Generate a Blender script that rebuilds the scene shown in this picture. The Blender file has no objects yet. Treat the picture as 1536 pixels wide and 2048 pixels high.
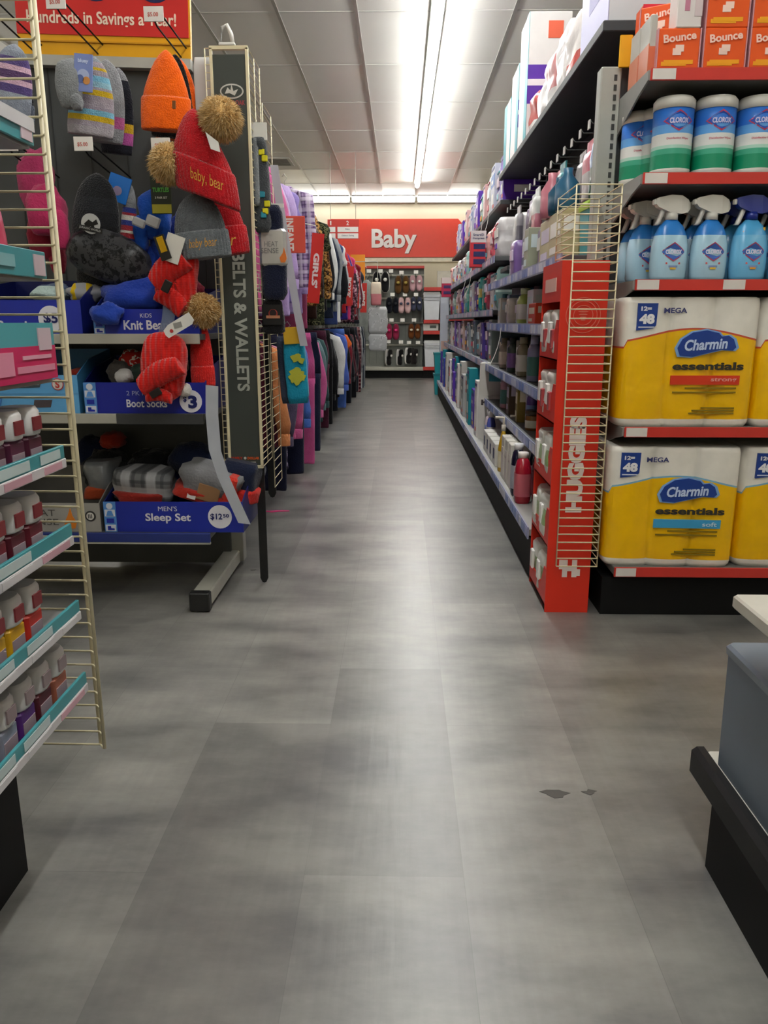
import bpy, math, random
from mathutils import Vector, Matrix, noise

random.seed(7)
SC = bpy.context.scene
COL = SC.collection
PI = math.pi

# ------------------------------------------------------------------ camera
FPX, VX, VY, EYE = 1560.0, 802.0, 643.0, 1.03       # focal length in pixels, aisle vanishing point, eye height
PITCH = math.atan((1024 - VY) / FPX)
YAW = math.atan((VX - 768) * math.cos(PITCH) / FPX)
cam = bpy.data.cameras.new('camera')
cam.sensor_fit = 'VERTICAL'
cam.sensor_height = 36.0
cam.lens = 36.0 * FPX / 2048.0
cam.clip_start = 0.05
cam.clip_end = 100
camo = bpy.data.objects.new('camera', cam)
COL.objects.link(camo)
camo.location = (0, 0, EYE)
camo.rotation_euler = (PI / 2 - PITCH, 0, YAW)
SC.camera = camo

# ------------------------------------------------------------------ world, view, light levels
w = bpy.data.worlds.new('world')
SC.world = w
w.use_nodes = True
w.node_tree.nodes['Background'].inputs[0].default_value = (0.8, 0.85, 0.9, 1)
w.node_tree.nodes['Background'].inputs[1].default_value = 0.25
SC.view_settings.view_transform = 'Standard'
SC.view_settings.look = 'None'
SC.view_settings.gamma = 1.0
SC.view_settings.use_curve_mapping = False
SC.view_settings.exposure = 0.9
TUBE_AISLE = 26.0       # emission of the ceiling strip over this aisle
TUBE_SIDE = 9.0        # strips over the neighbouring aisles
TUBE_BACK = 5.5         # strip along the back wall
CEIL = 3.3

# ------------------------------------------------------------------ geometry helpers
_f0 = Vector((-math.sin(YAW), math.cos(YAW), 0)); _r = Vector((math.cos(YAW), math.sin(YAW), 0)); _u0 = Vector((0, 0, 1))
_fw = _f0 * math.cos(PITCH) - _u0 * math.sin(PITCH)
_up = _f0 * math.sin(PITCH) + _u0 * math.cos(PITCH)


def ray(px, py):
    return _fw * FPX + _r * (px - 768) + _up * (1024 - py)


def at(px, py, y):          # the place a photo point has at distance y down the aisle
    d = ray(px, py); return Vector((0, 0, EYE)) + d * (y / d.y)


def on(px, py, z):          # ... on a horizontal surface at height z
    d = ray(px, py); return Vector((0, 0, EYE)) + d * ((z - EYE) / d.z)


def lin(c):
    c = c.lstrip('#')
    v = [int(c[i:i + 2], 16) / 255 for i in (0, 2, 4)]
    return [x / 12.92 if x <= 0.04045 else ((x + 0.055) / 1.055) ** 2.4 for x in v]


_M = {}


def M(col, rough=0.5, metal=0.0, var=0.08, scale=12.0, bump=0.0, bscale=60.0, spec=0.5, sheen=0.0, alpha=1.0, emit=0.0, trans=0.0):
    key = (col, rough, metal, var, scale, bump, bscale, spec, sheen, alpha, emit, trans)
    if key in _M:
        return _M[key]
    m = bpy.data.materials.new('mat_' + col.lstrip('#'))
    m.use_nodes = True
    nt = m.node_tree; b = nt.nodes['Principled BSDF']
    L = lin(col)
    b.inputs['Base Color'].default_value = (*L, 1)
    b.inputs['Roughness'].default_value = rough
    b.inputs['Metallic'].default_value = metal
    b.inputs['Specular IOR Level'].default_value = spec
    if sheen:
        b.inputs['Sheen Weight'].default_value = sheen
    if alpha < 1:
        b.inputs['Alpha'].default_value = alpha
    if trans:
        b.inputs['Transmission Weight'].default_value = trans
    if emit:
        b.inputs['Emission Color'].default_value = (*L, 1)
        b.inputs['Emission Strength'].default_value = emit
    tc = None
    if var > 0 or bump > 0:
        tc = nt.nodes.new('ShaderNodeTexCoord')
    if var > 0:
        n = nt.nodes.new('ShaderNodeTexNoise'); n.inputs['Scale'].default_value = scale; n.inputs['Detail'].default_value = 3
        nt.links.new(tc.outputs['Object'], n.inputs['Vector'])
        r = nt.nodes.new('ShaderNodeValToRGB')
        r.color_ramp.elements[0].position = 0.3; r.color_ramp.elements[1].position = 0.7
        r.color_ramp.elements[0].color = (*[max(0, x * (1 - var)) for x in L], 1)
        r.color_ramp.elements[1].color = (*[min(1, x * (1 + var)) for x in L], 1)
        nt.links.new(n.outputs['Fac'], r.inputs['Fac']); nt.links.new(r.outputs['Color'], b.inputs['Base Color'])
    if bump > 0:
        n = nt.nodes.new('ShaderNodeTexNoise'); n.inputs['Scale'].default_value = bscale; n.inputs['Detail'].default_value = 2
        nt.links.new(tc.outputs['Object'], n.inputs['Vector'])
        bp = nt.nodes.new('ShaderNodeBump'); bp.inputs['Strength'].default_value = bump; bp.inputs['Distance'].default_value = 0.01
        nt.links.new(n.outputs['Fac'], bp.inputs['Height']); nt.links.new(bp.outputs['Normal'], b.inputs['Normal'])
    _M[key] = m
    return m


def fab(col):      # woven or fleece cloth
    return M(col, 0.9, var=0.16, scale=9, bump=0.35, bscale=120, spec=0.15, sheen=0.15)


def chunky(col):   # coarse cable knit
    k = ('chunky', col)
    if k in _M:
        return _M[k]
    m = knit(col).copy(); nt = m.node_tree; b = nt.nodes['Principled BSDF']
    tc = nt.nodes.new('ShaderNodeTexCoord')
    wv = nt.nodes.new('ShaderNodeTexWave'); wv.bands_direction = 'X'; wv.inputs['Scale'].default_value = 17; wv.inputs['Distortion'].default_value = 1.6; wv.inputs['Detail'].default_value = 1
    w2 = nt.nodes.new('ShaderNodeTexWave'); w2.bands_direction = 'Z'; w2.inputs['Scale'].default_value = 40; w2.inputs['Distortion'].default_value = 2.0
    ad = nt.nodes.new('ShaderNodeMath'); ad.operation = 'MULTIPLY_ADD'; ad.inputs[1].default_value = 0.15
    nt.links.new(tc.outputs['Object'], wv.inputs['Vector']); nt.links.new(tc.outputs['Object'], w2.inputs['Vector'])
    nt.links.new(w2.outputs['Fac'], ad.inputs[0]); nt.links.new(wv.outputs['Fac'], ad.inputs[2])
    bp = nt.nodes.new('ShaderNodeBump'); bp.inputs['Strength'].default_value = 0.8; bp.inputs['Distance'].default_value = 0.006
    nt.links.new(ad.outputs[0], bp.inputs['Height']); nt.links.new(bp.outputs['Normal'], b.inputs['Normal'])
    _M[k] = m
    return m


def knit(col):
    return M(col, 0.92, var=0.14, scale=40, bump=0.6, bscale=220, spec=0.1, sheen=0.3)


def card(col):     # printed carton
    return M(col, 0.42, var=0.04, scale=8, spec=0.4)


def film(col):     # shiny plastic wrap
    return M(col, 0.28, var=0.07, scale=10, bump=0.35, bscale=22, spec=0.5)


def plas(col, rough=0.3):
    return M(col, rough, var=0.04, spec=0.5)


def metal(col, rough=0.45):
    return M(col, rough, metal=0.25, var=0.05, spec=0.5)


def ramp_mat(name, tex, stops, scale=(1, 1, 1), rough=0.9, interp='CONSTANT', tscale=10.0, detail=2.0):
    m = bpy.data.materials.new(name); m.use_nodes = True
    nt = m.node_tree; b = nt.nodes['Principled BSDF']; b.inputs['Roughness'].default_value = rough
    b.inputs['Specular IOR Level'].default_value = 0.2
    tc = nt.nodes.new('ShaderNodeTexCoord'); mp = nt.nodes.new('ShaderNodeMapping'); mp.inputs['Scale'].default_value = scale
    nt.links.new(tc.outputs['Object'], mp.inputs['Vector'])
    t = nt.nodes.new(tex)
    t.inputs['Scale'].default_value = tscale
    if 'Detail' in t.inputs:
        t.inputs['Detail'].default_value = detail
    nt.links.new(mp.outputs['Vector'], t.inputs['Vector'])
    r = nt.nodes.new('ShaderNodeValToRGB'); r.color_ramp.interpolation = interp
    while len(r.color_ramp.elements) < len(stops):
        r.color_ramp.elements.new(0.5)
    for e, (p, c) in zip(r.color_ramp.elements, stops):
        e.position = p; e.color = (*lin(c), 1)
    out = t.outputs['Color'] if tex == 'ShaderNodeTexVoronoi' else t.outputs['Fac']
    nt.links.new(out, r.inputs['Fac']); nt.links.new(r.outputs['Color'], b.inputs['Base Color'])
    return m


def plaid(name, base, c1, c2, f=26):
    m = bpy.data.materials.new(name); m.use_nodes = True
    nt = m.node_tree; b = nt.nodes['Principled BSDF']; b.inputs['Roughness'].default_value = 0.9
    b.inputs['Specular IOR Level'].default_value = 0.15
    tc = nt.nodes.new('ShaderNodeTexCoord')
    prev = None
    for axis, col, k in (('X', c1, f), ('Z', c1, f), ('X', c2, f * 0.37), ('Z', c2, f * 0.37)):
        wv = nt.nodes.new('ShaderNodeTexWave'); wv.bands_direction = axis; wv.inputs['Scale'].default_value = k
        nt.links.new(tc.outputs['Object'], wv.inputs['Vector'])
        rp = nt.nodes.new('ShaderNodeValToRGB'); rp.color_ramp.elements[0].position = 0.62; rp.color_ramp.elements[1].position = 0.8
        rp.color_ramp.elements[1].color = (0.6, 0.6, 0.6, 1)
        nt.links.new(wv.outputs['Fac'], rp.inputs['Fac'])
        mx = nt.nodes.new('ShaderNodeMixRGB'); mx.inputs[2].default_value = (*lin(col), 1)
        nt.links.new(rp.outputs['Color'], mx.inputs[0])
        if prev is None:
            mx.inputs[1].default_value = (*lin(base), 1)
        else:
            nt.links.new(prev, mx.inputs[1])
        prev = mx.outputs[0]
    nt.links.new(prev, b.inputs['Base Color'])
    return m


_TXT = {}


def text_mesh(s, bold, shear=0.0):
    k = (s, bold, shear)
    if k not in _TXT:
        c = bpy.data.curves.new('lettering', 'FONT')
        c.body = s; c.size = 1.0; c.offset = bold; c.shear = shear; c.resolution_u = 3
        c.align_x = 'CENTER'
        o = bpy.data.objects.new('lettering', c); COL.objects.link(o)
        bpy.context.view_layer.update()
        me = bpy.data.meshes.new_from_object(o)
        vs = [tuple(v.co) for v in me.vertices]; fs = [tuple(p.vertices) for p in me.polygons]
        bpy.data.objects.remove(o); bpy.data.meshes.remove(me); bpy.data.curves.remove(c)
        _TXT[k] = (vs, fs)
    return _TXT[k]


FRONT = Matrix(((1, 0, 0), (0, 0, -1), (0, 1, 0)))      # columns: text x -> +x, text y -> +z, normal -> -y


class G:
    def __init__(s):
        s.v = []; s.f = []; s.mi = []; s.sm = []; s.mats = []

    def add(s, vs, fs, mat, smooth=False):
        if mat not in s.mats:
            s.mats.append(mat)
        k = s.mats.index(mat); n = len(s.v)
        s.v += [tuple(v) for v in vs]
        for f in fs:
            s.f.append(tuple(i + n for i in f)); s.mi.append(k); s.sm.append(smooth)
        return s

    def box(s, x0, x1, y0, y1, z0, z1, mat, c=0.0):
        if c <= 0:
            vs = [(x, y, z) for x in (x0, x1) for y in (y0, y1) for z in (z0, z1)]
            fs = [(0, 1, 3, 2), (4, 6, 7, 5), (0, 4, 5, 1), (2, 3, 7, 6), (0, 2, 6, 4), (1, 5, 7, 3)]
            return s.add(vs, fs, mat)
        c = min(c, (x1 - x0) / 2.01, (y1 - y0) / 2.01, (z1 - z0) / 2.01)
        # rounded-edge box: stacked octagon loops
        def loop(z, i):
            a0, a1, b0, b1 = x0 + i, x1 - i, y0 + i, y1 - i
            return [(a0 + c, b0, z), (a1 - c, b0, z), (a1, b0 + c, z), (a1, b1 - c, z), (a1 - c, b1, z), (a0 + c, b1, z), (a0, b1 - c, z), (a0, b0 + c, z)]
        return s.loft([loop(z0, c * 0.8), loop(z0 + c, 0), loop(z1 - c, 0), loop(z1, c * 0.8)], mat, smooth=False)

    def loft(s, loops, mat, cap=True, smooth=True, closed=True):
        n = len(loops[0]); vs = [p for l in loops for p in l]; mats = mat if isinstance(mat, (list, tuple)) else None
        rng = range(n) if closed else range(n - 1)
        if mats is None:
            fs = [(i * n + j, i * n + (j + 1) % n, (i + 1) * n + (j + 1) % n, (i + 1) * n + j) for i in range(len(loops) - 1) for j in rng]
            s.add(vs, fs, mat, smooth)
            base = len(s.v) - len(vs)
            if cap:
                k = s.mats.index(mat)
                s.f.append(tuple(base + j for j in reversed(range(n)))); s.mi.append(k); s.sm.append(False)
                s.f.append(tuple(base + (len(loops) - 1) * n + j for j in range(n))); s.mi.append(k); s.sm.append(False)
        else:
            for m_ in mats:
                if m_ not in s.mats:
                    s.mats.append(m_)
            base = len(s.v); s.v += [tuple(p) for p in vs]
            for i in range(len(loops) - 1):
                k = s.mats.index(mats[i])
                for j in rng:
                    s.f.append((base + i * n + j, base + i * n + (j + 1) % n, base + (i + 1) * n + (j + 1) % n, base + (i + 1) * n + j))
                    s.mi.append(k); s.sm.append(smooth)
            if cap:
                s.f.append(tuple(base + j for j in reversed(range(n)))); s.mi.append(s.mats.index(mats[0])); s.sm.append(False)
                s.f.append(tuple(base + (len(loops) - 1) * n + j for j in range(n))); s.mi.append(s.mats.index(mats[-1])); s.sm.append(False)
        return s

    def lathe(s, prof, mat, cx=0, cy=0, seg=18, sx=1, sy=1, ribs=0, amp=0.0, cap=True, power=1.0):
        loops = []
        for r, z in prof:
            l = []
            for j in range(seg):
                t = 2 * PI * j / seg
                k = r * (1 + (amp * math.cos(ribs * t) if ribs else 0))
                ct, st = math.cos(t), math.sin(t)
                if power != 1.0:
                    ct = math.copysign(abs(ct) ** power, ct); st = math.copysign(abs(st) ** power, st)
                l.append((cx + k * ct * sx, cy + k * st * sy, z))
            loops.append(l)
        return s.loft(loops, mat, cap)

    def tube(s, pts, r, mat, seg=6, cap=True):
        pts = [Vector(p) for p in pts]; loops = []
        rs = r if isinstance(r, (list, tuple)) else [r] * len(pts)
        up = Vector((0.0123, 0.0311, 1))
        for i, p in enumerate(pts):
            d = (pts[min(i + 1, len(pts) - 1)] - pts[max(i - 1, 0)]).normalized()
            u = up if abs(d.dot(up.normalized())) < 0.95 else Vector((1, 0.02, 0.01))
            a = d.cross(u).normalized(); b = a.cross(d)
            loops.append([p + (a * math.cos(2 * PI * j / seg) + b * math.sin(2 * PI * j / seg)) * rs[i] for j in range(seg)])
        return s.loft(loops, mat, cap)

    def prism(s, poly, a0, a1, mat, plane='xz', smooth=False):
        f = {'xz': lambda u, v, a: (u, a, v), 'yz': lambda u, v, a: (a, u, v), 'xy': lambda u, v, a: (u, v, a)}[plane]
        return s.loft([[f(u, v, a0) for u, v in poly], [f(u, v, a1) for u, v in poly]], mat, True, smooth)

    def disc(s, cx, cz, r, y, mat, rx=None, th=0.001, seg=28, rot=0.0):
        rx = rx or r
        poly = []
        for j in range(seg):
            t = 2 * PI * j / seg; u, v = rx * math.cos(t), r * math.sin(t)
            poly.append((cx + u * math.cos(rot) - v * math.sin(rot), cz + u * math.sin(rot) + v * math.cos(rot)))
        return s.prism(poly, y - th, y, mat)

    def text(s, st, cx, cz, wd, ht, y, mat, bold=0.012, rot=0.0, bend=None, shear=0.0, m3=None, th=0.0008):
        """lettering that fills wd x ht, facing -y at depth y (or bent round a cylinder of radius bend, centred on x = y = 0)"""
        vs, fs = text_mesh(st, bold, shear)
        xs = [v[0] for v in vs]; ys = [v[1] for v in vs]
        x0, x1, y0, y1 = min(xs), max(xs), min(ys), max(ys)
        kx = wd / (x1 - x0); ky = ht / (y1 - y0)
        out = []
        cr, sr = math.cos(rot), math.sin(rot)
        for v in vs:
            u = (v[0] - (x0 + x1) / 2) * kx; q = (v[1] - (y0 + y1) / 2) * ky
            u, q = u * cr - q * sr + cx, u * sr + q * cr + cz
            if bend:
                rx, ry = bend; t = u / rx
                out.append((rx * math.sin(t), -ry * math.cos(t) + y, q))
            else:
                out.append((u, y - th, q))
        return s.add(out, fs, mat)

    def soft(s, w_, d_, h_, mats, nz=9, seg=20, e=0.35, wob=0.0, seed=0, zb=None):
        """soft pack: rounded pillow, standing on z = 0, front face at y = 0; mats = one material or one per height band"""
        loops = []
        for i in range(nz):
            f = i / (nz - 1); z = h_ * f
            k = (1 - abs(2 * f - 1) ** 5) ** 0.5 * 0.1 + 0.9
            if i in (0, nz - 1):
                k *= 0.93
            l = []
            for j in range(seg):
                t = 2 * PI * (j + 0.5) / seg
                ct, st = math.cos(t), math.sin(t)
                x = math.copysign(abs(ct) ** e, ct) * w_ / 2 * k; y = math.copysign(abs(st) ** e, st) * d_ / 2 * k
                q = wob * noise.noise(Vector((x * 14 + seed, y * 14, z * 14)))
                l.append((x * (1 + q), d_ / 2 + y * (1 + q), z))
            loops.append(l)
        if isinstance(mats, (list, tuple)):
            zb = zb or [(k + 1) / len(mats) for k in range(len(mats))]
            seq = []
            for i in range(nz - 1):
                f = (i + 0.5) / (nz - 1)
                seq.append(mats[next((k for k, q in enumerate(zb) if f <= q), len(mats) - 1)])
            mats = seq
        return s.loft(loops, mats)

    def lump(s, w_, d_, h_, mat, seed=0, amp=0.3, freq=1.0, nu=22, nv=12, e=0.7):
        """crumpled cloth resting on z = 0"""
        loops = []
        for i in range(nv):
            ph = -PI / 2 + PI * (i + 0.02) / (nv - 0.96)
            l = []
            for j in range(nu):
                t = 2 * PI * j / nu
                cp = abs(math.cos(ph)) ** e
                ct, st = math.cos(t), math.sin(t)
                p = Vector((math.copysign(abs(ct) ** e, ct) * cp, math.copysign(abs(st) ** e, st) * cp, math.sin(ph)))
                n_ = 1 + amp * noise.noise(p * freq * 1.7 + Vector((seed * 3.1, seed, 0))) + amp * 0.5 * noise.noise(p * freq * 4 + Vector((0, seed * 2.3, 5)))
                p = p * n_
                l.append((p.x * w_ / 2, p.y * d_ / 2, max(0, (p.z + 0.9) / 1.9) * h_))
            loops.append(l)
        return s.loft(loops, mat)

    def build(s, name, parent=None, loc=(0, 0, 0), rot=(0, 0, 0)):
        me = bpy.data.meshes.new(name)
        me.from_pydata(s.v, [], s.f)
        for m_ in s.mats:
            me.materials.append(m_)
        me.polygons.foreach_set('material_index', s.mi)
        me.polygons.foreach_set('use_smooth', s.sm)
        me.update()
        o = bpy.data.objects.new(name, me)
        COL.objects.link(o)
        if parent is not None:
            o.parent = parent
        o.location = loc; o.rotation_euler = rot
        return o


def tag(o, label, cat, group=None):
    o['label'] = label; o['category'] = cat
    if group:
        o['group'] = group
    return o


def thing(name, label, cat, loc=(0, 0, 0), rot=(0, 0, 0), group=None):
    o = bpy.data.objects.new(name, None); COL.objects.link(o)
    o.empty_display_size = 0.05
    o.location = loc; o.rotation_euler = rot
    return tag(o, label, cat, group)


def struct(o):
    o['kind'] = 'structure'; return o


def place(o, loc, rot=(0, 0, 0)):
    o.location = loc; o.rotation_euler = rot; return o


def dup(o, loc=None, rot=None, label=None, parent=None):
    c = o.copy(); COL.objects.link(c)
    if parent is not None:
        c.parent = parent
    if loc is not None:
        c.location = loc
    if rot is not None:
        c.rotation_euler = rot
    if label:
        c['label'] = label
    for ch in list(o.children):
        dup(ch, parent=c)
    return c


_ONES = 'zeroth first second third fourth fifth sixth seventh eighth ninth tenth eleventh twelfth thirteenth fourteenth fifteenth sixteenth seventeenth eighteenth nineteenth'.split()
_TENS = {2: 'twent', 3: 'thirt', 4: 'fort', 5: 'fift', 6: 'sixt'}


def nth(i):
    if i < 20:
        return _ONES[i]
    t, u = divmod(i, 10)
    return _TENS[t] + ('ieth' if u == 0 else 'y-' + _ONES[u])


FACE_AISLE_R = -PI / 2      # goods on the gondola with shampoo: fronts turn to -x
FACE_AISLE_L = PI / 2       # goods on the cosmetics gondola: fronts turn to +x
STEEL_L = metal('#b9b8ac'); STEEL_D = metal('#4a4c4c'); BLACK = M('#060607', 0.65, var=0.04, spec=0.25); WHITE = card('#e9e7e2')
CREAM_WIRE = M('#d9ceaa', 0.4, var=0.05, spec=0.5)
GREYP = metal('#8d8f89')

# ================================================================== the room
def floor_material():
    m = bpy.data.materials.new('grey_vinyl_planks'); m.use_nodes = True
    nt = m.node_tree; b = nt.nodes['Principled BSDF']; N = nt.nodes.new; Lk = nt.links.new
    tc = N('ShaderNodeTexCoord')
    mp = N('ShaderNodeMapping'); mp.inputs['Rotation'].default_value = (0, 0, PI / 2); mp.inputs['Location'].default_value = (0.03, 0.18, 0)
    Lk(tc.outputs['Object'], mp.inputs['Vector'])
    br = N('ShaderNodeTexBrick'); br.inputs['Scale'].default_value = 1.0
    br.inputs['Brick Width'].default_value = 0.915; br.inputs['Row Height'].default_value = 0.305
    br.inputs['Mortar Size'].default_value = 0.0007; br.inputs['Mortar Smooth'].default_value = 0.3; br.offset = 0.37
    br.inputs['Color1'].default_value = (0.36, 0.36, 0.36, 1); br.inputs['Color2'].default_value = (0.62, 0.62, 0.61, 1)
    br.inputs['Mortar'].default_value = (0.33, 0.33, 0.33, 1)
    Lk(mp.outputs['Vector'], br.inputs['Vector'])
    n1 = N('ShaderNodeTexNoise'); n1.inputs['Scale'].default_value = 2.3; n1.inputs['Detail'].default_value = 6; n1.inputs['Roughness'].default_value = 0.62
    mp2 = N('ShaderNodeMapping'); mp2.inputs['Scale'].default_value = (1.0, 2.2, 1)
    Lk(tc.outputs['Object'], mp2.inputs['Vector']); Lk(mp2.outputs['Vector'], n1.inputs['Vector'])
    r1 = N('ShaderNodeValToRGB')
    r1.color_ramp.elements[0].position = 0.32; r1.color_ramp.elements[0].color = (*lin('#595857'), 1)
    r1.color_ramp.elements[1].position = 0.66; r1.color_ramp.elements[1].color = (*lin('#888681'), 1)
    Lk(n1.outputs['Fac'], r1.inputs['Fac'])
    n2 = N('ShaderNodeTexNoise'); n2.inputs['Scale'].default_value = 60; n2.inputs['Detail'].default_value = 4
    mp3 = N('ShaderNodeMapping'); mp3.inputs['Scale'].default_value = (1, 0.08, 1)
    Lk(tc.outputs['Object'], mp3.inputs['Vector']); Lk(mp3.outputs['Vector'], n2.inputs['Vector'])
    r2 = N('ShaderNodeValToRGB'); r2.color_ramp.elements[0].color = (0.42, 0.42, 0.42, 1); r2.color_ramp.elements[1].color = (0.58, 0.58, 0.58, 1)
    Lk(n2.outputs['Fac'], r2.inputs['Fac'])
    o1 = N('ShaderNodeMixRGB'); o1.blend_type = 'OVERLAY'; o1.inputs[0].default_value = 0.75
    Lk(r1.outputs['Color'], o1.inputs[1]); Lk(br.outputs['Color'], o1.inputs[2])
    o2 = N('ShaderNodeMixRGB'); o2.blend_type = 'OVERLAY'; o2.inputs[0].default_value = 0.8
    Lk(o1.outputs[0], o2.inputs[1]); Lk(r2.outputs['Color'], o2.inputs[2])
    Lk(o2.outputs[0], b.inputs['Base Color'])
    rr = N('ShaderNodeMapRange'); rr.inputs['To Min'].default_value = 0.27; rr.inputs['To Max'].default_value = 0.38
    Lk(n1.outputs['Fac'], rr.inputs['Value']); Lk(rr.outputs['Result'], b.inputs['Roughness'])
    b.inputs['Specular IOR Level'].default_value = 0.85
    bp = N('ShaderNodeBump'); bp.inputs['Strength'].default_value = 0.08; bp.inputs['Distance'].default_value = 0.004
    Lk(n2.outputs['Fac'], bp.inputs['Height']); Lk(bp.outputs['Normal'], b.inputs['Normal'])
    return m


def ceiling_material():
    m = bpy.data.materials.new('ceiling_tiles'); m.use_nodes = True
    nt = m.node_tree; b = nt.nodes['Principled BSDF']; N = nt.nodes.new; Lk = nt.links.new
    tc = N('ShaderNodeTexCoord')
    n = N('ShaderNodeTexNoise'); n.inputs['Scale'].default_value = 1.2
    Lk(tc.outputs['Object'], n.inputs['Vector'])
    r = N('ShaderNodeValToRGB'); r.color_ramp.elements[0].color = (*lin('#dedad3'), 1); r.color_ramp.elements[1].color = (*lin('#e8e4de'), 1)
    Lk(n.outputs['Fac'], r.inputs['Fac']); Lk(r.outputs['Color'], b.inputs['Base Color'])
    mp = N('ShaderNodeMapping'); mp.inputs['Location'].default_value = (0.349, 0.92, 0)
    Lk(tc.outputs['Object'], mp.inputs['Vector'])
    bk = N('ShaderNodeTexBrick'); bk.offset = 0.0; bk.inputs['Scale'].default_value = 1.0; bk.inputs['Brick Width'].default_value = 0.5965; bk.inputs['Row Height'].default_value = 1.253; bk.inputs['Mortar Size'].default_value = 0.0
    bk.inputs['Color1'].default_value = (0.16, 0.16, 0.16, 1); bk.inputs['Color2'].default_value = (0.5, 0.5, 0.5, 1)
    Lk(mp.outputs['Vector'], bk.inputs['Vector']); Lk(bk.outputs['Color'], b.inputs['Roughness'])
    b.inputs['Specular IOR Level'].default_value = 0.3
    return m


XL, XR, YB, YF = -6.5, 6.5, 15.75, -4.0
struct(G().box(XL, XR, YF, YB, -0.1, 0, floor_material()).build('floor'))
struct(G().box(XL, XR, YF, YB, CEIL, CEIL + 0.1, ceiling_material()).build('ceiling'))
wallm = M('#e9dfc4', 0.6, var=0.03, scale=2)
struct(G().box(XL, XR, YB, YB + 0.15, 0, CEIL, wallm).build('wall_back'))
struct(G().box(XL - 0.15, XL, YF, YB, 0, CEIL, wallm).build('wall_left'))
struct(G().box(XR, XR + 0.15, YF, YB, 0, CEIL, wallm).build('wall_right'))
struct(G().box(XL, XR, YF - 0.15, YF, 0, CEIL, wallm).build('wall_front'))
# suspended grid of the ceiling: bars along the aisle every 0.595 m, across every 1.25 m
g = G(); barm = M('#a9a6a0', 0.35, metal=0.5, var=0.0); crossm = M('#cfccc6', 0.5, var=0.0)
x = -0.349 - 0.5965 * 10
while x < XR:
    g.box(x - 0.012, x + 0.012, YF, YB, CEIL - 0.006, CEIL + 0.001, barm); x += 0.5965
y = 6.6 - 1.253 * 8
while y < YB:
    g.box(XL, XR, y - 0.012, y + 0.012, CEIL - 0.003, CEIL + 0.001, crossm); y += 1.253
struct(g.build('trim_1'))
z_l = at(730, 522, YB).z
struct(G().box(-3, 3, YB - 0.07, YB, z_l - 0.02, z_l + 0.05, M('#efe7d0', 0.5)).build('trim_2'))
struct(G().box(XL, XR, YB - 0.012, YB, 0, 0.1, plas('#2a2a2a', 0.6)).build('baseboard_back'))

# ------------------------------------------------------------------ ceiling strip lights
HOUSING = M('#d8d8d4', 0.4, var=0.02)


def strip_light(x, y0, y1, lum, label, group=None, seg=1.253 * 2):
    t = thing('strip_light', label, 'ceiling light', (x, (y0 + y1) / 2, CEIL), group=group)
    L = y1 - y0
    g = G().box(-0.05, 0.05, -L / 2, L / 2, -0.045, -0.006, HOUSING, 0.006)
    g.build('housing', t)
    em = M('#f9faf7', 0.3, var=0, emit=lum)
    g = G(); n = max(1, round(L / seg)); s = L / n
    for i in range(n):
        a = -L / 2 + i * s + 0.02; b = a + s - 0.04
        g.tube([(0, a, -0.076), (0, a + 0.03, -0.076), (0, b - 0.03, -0.076), (0, b, -0.076)], [0.022, 0.036, 0.036, 0.022], em, 12)
    g.build('tube', t)
    return t


strip_light(0.258, -3.2, 13.95, TUBE_AISLE, 'long white fluorescent strip light running over the middle of the aisle')
strip_light(-3.9, -3.2, 13.95, TUBE_SIDE, 'fluorescent strip light over the neighbouring aisle beyond the clothes rail')
strip_light(4.45, -3.2, 13.95, TUBE_SIDE, 'fluorescent strip light over the neighbouring aisle beyond the nappy shelves')
# strip along the top of the back wall
zt = at(800, 398, YB - 0.2).z
for i, (pa, pb) in enumerate(((640, 700), (703, 831), (834, 962))):
    x0 = at(pa, 398, YB - 0.2).x; x1 = at(pb, 398, YB - 0.2).x
    if i == 0:
        x0 = x1 - 1.3
    t = thing('cornice_light', 'fluorescent tube along the top of the cream end wall, %s' % ('on the clothes rail side', 'above the middle of the aisle', 'on the nappy shelf side')[i], 'wall light', ((x0 + x1) / 2, YB, zt))
    h = (x1 - x0) / 2 - 0.01
    G().box(-h, h, -0.13, 0, -0.055, CEIL - zt - 0.001, M('#8d8a84', 0.6), 0.004).box(-h, h, -0.31, -0.13, 0.060, 0.074, M('#6f6c68', 0.6)).box(-h, h, -0.32, -0.31, 0.035, 0.074, M('#6f6c68', 0.6)).build('housing', t)  # hood and front lip added to keep the tube's glow off the ceiling
    G().tube([(-h, -0.2, 0), (-h + 0.05, -0.2, 0), (h - 0.05, -0.2, 0), (h, -0.2, 0)], [0.03, 0.052, 0.052, 0.03], M('#f9faf7', 0.3, var=0, emit=TUBE_BACK), 12).build('tube', t)
# air vent in the ceiling
p = on(566, 323, CEIL)
t = thing('ceiling_vent', 'small square air vent set in the ceiling above the clothes rail', 'vent', (p.x - 0.15, p.y, CEIL))
G().box(-0.28, 0.28, -0.28, 0.28, -0.012, 0, M('#bdb9b0', 0.5)).build('frame', t)
g = G()
for i in range(7):
    g.box(-0.24, 0.24, -0.23 + i * 0.07, -0.2 + i * 0.07, -0.016, -0.011, M('#5c5a56', 0.6))
g.build('grille', t)

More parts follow.
